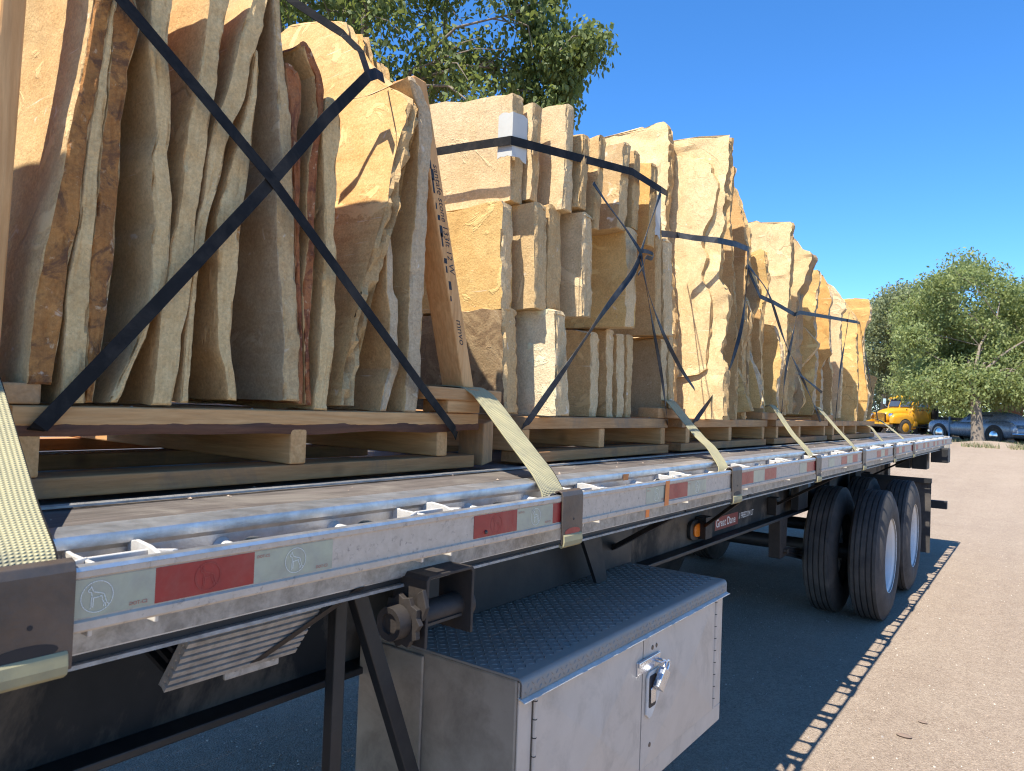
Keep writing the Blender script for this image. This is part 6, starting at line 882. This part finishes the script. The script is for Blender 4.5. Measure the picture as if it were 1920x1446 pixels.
def tree(label,clusters,base,fork,trad,nper,crad,lsize,mat,seed,twigs=.7,ntw=3,group=None,droop=.6):
    rg=random.Random(seed); base=Vector(base); fork=Vector(fork)
    t=empty('broadleaf_tree',base); setp(t,label,'tree',group)
    mb=MB(); mid=base.lerp(fork,.5)+Vector((rg.uniform(-.1,.1),rg.uniform(-.1,.1),0))
    mb.tube([base-Vector((0,0,.2)),base+Vector((0,0,.15)),mid,fork],[trad*1.5,trad*1.1,trad*.85,trad*.7],12)
    C=[Vector(c) for c in clusters]; heads=rg.sample(C,min(9,len(C))); limb={}
    nodes=[]
    for h in heads:
        p1=fork.lerp(h,.35)+Vector((rg.uniform(-.3,.3),rg.uniform(-.3,.3),rg.uniform(.1,.4)))*trad*3; p2=fork.lerp(h,.7)+Vector((rg.uniform(-.3,.3),rg.uniform(-.3,.3),rg.uniform(0,.3)))*trad*3
        mb.tube([fork-Vector((0,0,.1)),p1,p2,h],[trad*.34,trad*.24,trad*.15,trad*.05],7); nodes+=[p1,p2,h,p1.lerp(p2,.5)]
    for c in C:
        if rg.random()<twigs:
            nd=min(nodes,key=lambda q:(q-c).length); md=nd.lerp(c,.55)+Vector((rg.uniform(-1,1),rg.uniform(-1,1),rg.uniform(-.2,1)))*crad*.35
            mb.tube([nd,md,c],[trad*.10,trad*.07,trad*.03],5)
            for _ in range(ntw):
                e=c+Vector((rg.uniform(-1,1),rg.uniform(-1,1),rg.uniform(-1,.6)))*crad*.9
                mb.tube([md.lerp(c,rg.uniform(.3,1)),c.lerp(e,.5)+Vector((0,0,.1*crad)),e],[trad*.04,trad*.03,trad*.012],4)
    tr=obj('trunk',mb,TRUNK,t,smooth=True,sharp=80)
    leaves_obj('crown',clusters,[crad*rg.uniform(.7,1.25) for _ in clusters],nper,lsize,mat,t,seed,droop)
    return t
LFA=leaf_mat('leaf_green',(.055,.085,.022),(.160,.190,.060),(.30,.35,.08))
LFB=leaf_mat('leaf_fresh',(.115,.155,.050),(.250,.275,.105),(.40,.45,.13))
LFC=leaf_mat('leaf_dusty',(.140,.165,.080),(.250,.265,.140),(.40,.43,.18))
tree('big leafy tree overhead behind the load with drooping branches',TREE_A,(-8.6,9.2,0),(-8.0,8.8,4.2),.26,330,.62,.088,LFA,3,twigs=.9,ntw=5)
# outer drooping sprays of the same crown
TA=[o for o in bpy.data.objects if o.get('label','').startswith('big leafy')][0]
mb=MB(); rg_=random.Random(9); FRV=[Vector(p) for p in TREE_A_FRINGE]; AV=[Vector(p) for p in TREE_A]
for p in FRV:
    nd=min(AV+[q for q in FRV if (q-Vector((-7,8,6))).length<(p-Vector((-7,8,6))).length-.15],key=lambda q:(q-p).length)
    mb.tube([nd,nd.lerp(p,.5)+Vector((0,0,.10)),p],[.018,.012,.005],5)
obj('spray_twigs',mb,TRUNK,TA,smooth=True)
leaves_obj('drooping_sprays',TREE_A_FRINGE,[.20+.12*rg_.random() for _ in FRV],210,.088,LFA,TA,21,droop=1.2,flat=1.1)
tree('round green tree with a thick grey trunk in front of the parked car',TREE_B,(-1.05,32.3,.78),(-1.25,32.6,3.3),.21,460,.90,.135,LFB,5,group='trees beyond the yard')
tree('dusty green tree behind the yellow truck',TREE_C,(-6.6,46,.8),(-6.4,46,3.0),.26,300,1.0,.17,LFC,6,group='trees beyond the yard')
tree('farther tree at the picture right edge beyond the car',TREE_D,(3.2,54,.8),(3.2,54,3.0),.28,300,1.3,.19,LFB,8,group='trees beyond the yard')
# far shrubs closing the horizon
def shrub(label,c,r,n,mat,seed):
    rg=np.random.default_rng(seed); cs=[(c[0]+rg.uniform(-r,r),c[1]+rg.uniform(-r*.5,r*.5),c[2]+rg.uniform(.2,1)*r*.7) for _ in range(n)]
    s=empty('shrub',c); setp(s,label,'shrub','shrubs behind the parked vehicles')
    mb=MB()
    for q in cs: mb.tube([Vector(c)+Vector((0,0,-.1)),Vector(q)],[.05,.015],5)
    obj('stems',mb,TRUNK,s); leaves_obj('foliage',cs,[r*.42]*n,150,.17,mat,s,seed)
shrub('dark shrub behind the yellow truck bed',(-2.9,47,.8),2.3,22,LFA,31)
shrub('bushy shrub behind the parked car bonnet',(-4.8,50,.8),2.3,26,LFC,32)
shrub('wide green shrub farthest behind the car',(0.6,50,.8),2.8,28,LFA,33)
shrub('low shrub seen under the rear of the load',(-9.5,50,.8),2.8,26,LFC,34)
shrub('tall shrub at the far right beyond the yard',(7.5,50,.8),3.2,30,LFA,35)
# dry grass bank
def blades(name,label,n,area,h0,h1,mats,seed):
    rg=np.random.default_rng(seed); mb=MB()
    for _ in range(n):
        x=rg.uniform(area[0],area[1]); y=rg.uniform(area[2],area[3])
        if noise.noise(Vector((x*.9,y*.6,seed)))<-.05: continue
        z=gz(x,y); h=rg.uniform(h0,h1); a=rg.uniform(0,6.28); w_=.010+.012*rg.random(); dx,dy=math.cos(a)*w_,math.sin(a)*w_; lx,ly=rg.normal(0,.3,2)*h
        mb.add([(x-dx,y-dy,z-.01),(x+dx,y+dy,z-.01),(x+lx,y+ly,z+h)],[(0,1,2)],int(rg.integers(0,len(mats))))
    setp(obj(name,mb,mats),label,kind='stuff')
GR=[plain('dry_grass',(.30,.24,.13),.9),plain('green_grass',(.10,.13,.045),.9),plain('weed_green',(.13,.15,.06),.9),plain('tan_grass',(.30,.235,.135),.9)]
blades('grass','dry grass and weeds along the bank in front of the parked car',7500,(-3.2,3.4,28.6,35.5),.04,.20,GR,3)
mb=MB()
for i in range(13):
    for j in range(9):
        x=-2.4+i*.45; y=29.2+j*.45; mb.v.append((x,y,gz(x,y)-.02+.20*math.exp(-((x+.6)/1.2)**2-((y-31)/1.0)**2)+.05*noise.noise(Vector((x*2,y*2,0)))*math.exp(-((x+.6)/1.4)**2-((y-31)/1.2)**2)))
mb.f=[(j+i*9,j+1+i*9,j+10+i*9,j+9+i*9) for i in range(12) for j in range(8)]; mb.mi=[0]*len(mb.f)
setp(obj('dirt_bank',mb,GROUND,smooth=True,sharp=180),'low dirt mound at the foot of the tree trunk',kind='structure')
# ------------------------------------------------------------------ vehicles
def sell(mb,c,r,e1=.5,e2=.5,nu=16,nv=24,mi=0,cut=None):
    f=lambda w,e: math.copysign(abs(w)**e,w); b=len(mb.v)
    for i in range(nu+1):
        u=-math.pi/2+math.pi*i/nu
        for j in range(nv):
            v=2*math.pi*j/nv; x=r[0]*f(math.cos(u),e1)*f(math.cos(v),e2); y=r[1]*f(math.cos(u),e1)*f(math.sin(v),e2); z=r[2]*f(math.sin(u),e1)
            if cut: x,y,z=cut(x,y,z)
            mb.v.append((c[0]+x,c[1]+y,c[2]+z))
    for i in range(nu):
        for j in range(nv): mb.f.append((b+i*nv+j,b+i*nv+(j+1)%nv,b+(i+1)*nv+(j+1)%nv,b+(i+1)*nv+j)); mb.mi.append(mi)
    return mb
YEL=plain('faded_yellow_paint',(.66,.33,.012),.38,0,(.56,.26,.010),4,(.30,.13,.03),.5,2.2,spec=.5)
CARB=plain('silver_blue_paint',(.20,.245,.31),.28,.25,(.17,.21,.27),4,(.30,.28,.25),.3,3,spec=.6)
GLS=plain('vehicle_glass',(.05,.065,.085),.08,0,(.04,.05,.07),3,spec=.8)
CHR=plain('chrome_trim',(.70,.71,.72),.15,.95)
def wheel(parent,x,y,r,w_,cap,name='wheel',rot=0,white=False):
    s=1 if y>0 else -1
    mb=MB().lathe([(r*.58,-w_/2),(r*.8,-w_/2-.01),(r*.95,-w_/2+.01),(r,-w_/4),(r,w_/4),(r*.95,w_/2-.01),(r*.8,w_/2+.01),(r*.58,w_/2)],'y',(x,y,r),24); wl=obj(name,mb,RUB,parent,smooth=True,local=True)
    if white: obj('white_wall',MB().lathe([(r*.60,y+s*(w_/2+.008)),(r*.80,y+s*(w_/2+.013))],'y',(x,0,r),24),CARD,wl,local=True)
    mb=MB().lathe([(r*.60,y+s*(w_/2-.01)),(r*.45,y+s*(w_/2+.005)),(r*.22,y+s*(w_/2+.03)),(.001,y+s*(w_/2+.035))],'y',(x,0,r),20); obj('hub_cap',mb,cap,wl,smooth=True,local=True)
def loftx(mb,secs,n=28,mi=0):
    b=len(mb.v)
    for (x,hw_,z0,z1,e) in secs:
        for k in range(n):
            a_=2*math.pi*k/n; c_,s_=math.cos(a_),math.sin(a_)
            mb.v.append((x,hw_*math.copysign(abs(c_)**e,c_),(z0+z1)/2+(z1-z0)/2*math.copysign(abs(s_)**e,s_)))
    for i in range(len(secs)-1):
        for k in range(n): mb.f.append((b+i*n+k,b+i*n+(k+1)%n,b+(i+1)*n+(k+1)%n,b+(i+1)*n+k)); mb.mi.append(mi)
    m_=len(secs)-1; mb.f+=[tuple(b+k for k in range(n)),tuple(b+m_*n+k for k in range(n))]; mb.mi+=[mi,mi]
    return mb
VT=empty('vintage_truck',(-4.9,42.4,gz(-4.9,42.4)),R(-122)); setp(VT,'yellow vintage truck parked facing the yard','truck')
obj('cab',loftx(MB(),[(.42,.72,.66,1.36,.45),(.34,.80,.62,1.43,.40),(.22,.83,.58,1.72,.36),(.10,.84,.56,1.95,.36),(-.08,.84,.55,2.06,.38),(-.35,.84,.55,2.10,.38),(-.70,.83,.55,2.06,.40),(-.92,.80,.58,1.93,.45),(-1.02,.66,.66,1.72,.5)]),YEL,VT,smooth=True,local=True,sharp=50)
for s in (-1,1):
    y0,y1=sorted((s*.045,s*.64))
    obj('windscreen_pane',MB().obox((.385,y0,1.455),(0,y1-y0,0),(-.245,0,.43),(.02,0,.012)),GLS,VT,bevel=.012,local=True)
    obj('side_window',MB().obox((-.62,s*.842-(.0 if s>0 else .012),1.46),(.62,0,0),(.03,-s*.030,.40),(0,.012,0)),GLS,VT,local=True)
    obj('front_fender',sell(MB(),(1.02,s*.72,.70),(.80,.23,.42),.65,.75,14,24,cut=lambda x,y,z:(x,y,z if z>-.10 else -.10)),YEL,VT,smooth=True,local=True)
    obj('fender_skirt',sell(MB(),(.42,s*.70,.56),(.42,.20,.26),.8,.7,10,18),YEL,VT,smooth=True,local=True)
    obj('wheel_well',MB().lathe([(.001,s*.958),(.40,s*.958),(.40,s*.70)],'y',(1.05,0,.44),24),INKD,VT,local=True)
    obj('headlight',MB().lathe([(.001,1.74),(.08,1.73),(.115,1.70),(.12,1.60),(.06,1.40)],'x',(0,s*.60,.99),18),CHR,VT,smooth=True,local=True)
    obj('running_board',MB().box(-.9,.45,s*.62 if s>0 else -.92,s*.92 if s>0 else -.62,.42,.47),BLACK,VT,local=True)
    wheel(VT,1.05,s*.875,.40,.20,YEL); wheel(VT,-2.15,s*.80,.42,.30,YEL)
    obj('door_seam',MB().box(-.70,.14,s*.848-.004,s*.848+.004,1.30,1.316),INKD,VT,local=True)
    ma=obj('mirror_arm',MB().tube([(.2,s*.84,1.45),(.15,s*1.05,1.50),(.15,s*1.10,1.75)],.014,6),CHR,VT,local=True); obj('mirror',MB().box(.13,.15,s*1.11-.09,s*1.11+.09,1.60,1.88),CHR,ma,local=True)
obj('bonnet',loftx(MB(),[(.36,.60,.62,1.40,.55),(.75,.54,.60,1.385,.58),(1.15,.47,.60,1.33,.6),(1.45,.40,.60,1.25,.62),(1.62,.35,.60,1.17,.66),(1.70,.28,.62,1.08,.7)]),YEL,VT,smooth=True,local=True,sharp=50)
gr=obj('grille',loftx(MB(),[(1.60,.335,.60,1.13,.5),(1.735,.30,.62,1.09,.5)]),INKD,VT,local=True)
for k in range(8): obj('grille_bar',MB().box(1.70,1.765,-.30,.30,.645+.056*k,.668+.056*k),YEL,gr,local=True)
obj('front_bumper',MB().box(1.86,1.93,-.95,.95,.40,.53),RUSTS,VT,bevel=.02,local=True)
obj('front_apron',MB().box(1.50,1.78,-.60,.60,.46,.62),YEL,VT,bevel=.03,local=True)
obj('sun_visor',MB().obox((.14,-.70,1.93),(0,1.40,0),(.17,0,-.05),(0,0,.02)),YEL,VT,bevel=.006,local=True)
obj('chassis',MB().box(-3.4,1.5,-.42,.42,.52,.60),BLACK,VT,local=True)
obj('flat_bed',MB().box(-3.5,-1.15,-1.05,1.05,.86,1.0).box(-1.15,-1.08,-1.05,1.05,.86,1.75),BLACK,VT,bevel=.01,local=True)
# parked car, seen side on behind the tree
fx,fy=-.78,.63
VC=empty('vintage_car',(-1.15,36.6,gz(-1.1,36.6)-.03),math.atan2(fy,fx)); setp(VC,'silver-blue vintage coupe parked behind the tree trunk','car')
def carcut(x,y,z):
    k=x/2.15
    return (x,y*(1-.12*k*k),z*(1-.22*max(0,k)-.15*max(0,-k))+(-.05*k*k))
mb=sell(MB(),(0,0,.56),(2.15,.82,.36),.55,.35,16,40,cut=carcut); obj('body',mb,CARB,VC,smooth=True,local=True)
def cabcut(x,y,z):
    t=max(0,z)/.46; return (x*(1-.34*t)-.22*t,y*(1-.22*t),z)
mb=sell(MB(),(-.45,0,.84),(1.30,.70,.46),.55,.5,14,30,cut=cabcut); obj('roof',mb,CARB,VC,smooth=True,local=True)
for s in (-1,1):
    obj('door_glass',MB().obox((-.42,s*.655-.01,.90),(.62,0,0),(-.12,-s*.075,.27),(0,.02,0)),GLS,VC,bevel=.01,local=True)
    obj('quarter_glass',MB().obox((-1.02,s*.635-.01,.92),(.52,0,0),(.06,-s*.075,.24),(0,.02,0)),GLS,VC,bevel=.01,local=True)
    mb=sell(MB(),(1.38,s*.66,.58),(.72,.20,.33),.7,.75,12,22); obj('front_wing',mb,CARB,VC,smooth=True,local=True)
    mb=sell(MB(),(-1.30,s*.64,.58),(.76,.23,.36),.7,.75,12,22); obj('rear_wing',mb,CARB,VC,smooth=True,local=True)
    obj('wheel_arch',MB().lathe([(.001,s*.862),(.39,s*.862),(.39,s*.60)],'y',(1.38,0,.36),24),INKD,VC,local=True); obj('wheel_arch',MB().lathe([(.001,s*.872),(.40,s*.872),(.40,s*.60)],'y',(-1.30,0,.37),24),INKD,VC,local=True)
    wheel(VC,1.38,s*.80,.335,.17,CHR,white=True); wheel(VC,-1.30,s*.81,.335,.17,CHR)
    obj('headlight',MB().lathe([(.001,2.08),(.07,2.07),(.09,2.03),(.09,1.9)],'x',(0,s*.60,.68),16),CHR,VC,smooth=True,local=True)
obj('windscreen',MB().obox((.42,-.55,.92),(0,1.10,0),(-.30,0,.30),(.02,0,.01)),GLS,VC,local=True)
obj('front_bumper',MB().tube([(2.02,-.78,.40),(2.22,-.4,.40),(2.25,0,.40),(2.22,.4,.40),(2.02,.78,.40)],.05,8),CHR,VC,smooth=True,local=True)
obj('rear_bumper',MB().tube([(-2.02,-.78,.42),(-2.22,-.4,.42),(-2.25,0,.42),(-2.22,.4,.42),(-2.02,.78,.42)],.05,8),CHR,VC,smooth=True,local=True)
# blue post, lumber stack
bp=empty('marker_post',(-2.18,34.6,gz(-2.2,34.6))); setp(bp,'thin blue marker post standing before the car front wheel','post')
BLU=plain('blue_post_paint',(.05,.14,.26),.5)
obj('shaft',MB().tube([(-2.18,34.6,gz(-2.2,34.6)-.1),(-2.18,34.6,gz(-2.2,34.6)+.98)],.035,8),BLU,bp); obj('cap',MB().tube([(-2.18,34.6,gz(-2.2,34.6)+.98),(-2.18,34.6,gz(-2.2,34.6)+1.01)],.045,8),BLU,bp)
ls=empty('stone_stack',(1.6,44.5,.8)); setp(ls,'reddish stacked stone pile beyond the parked car','stone pile')
RS=plain('red_stack',(.40,.20,.12),.9,0,(.30,.14,.09),3)
rg_=random.Random(2)
for k in range(9):
    for q in range(8):
        obj('stacked_stone',MB().box(-1.2+q*.68+rg_.uniform(-.05,.05),-1.2+q*.68+.63+rg_.uniform(-.05,.03),44.1+rg_.uniform(-.08,.08),45.2,.8+k*.20,.8+k*.20+.185),RS,ls)
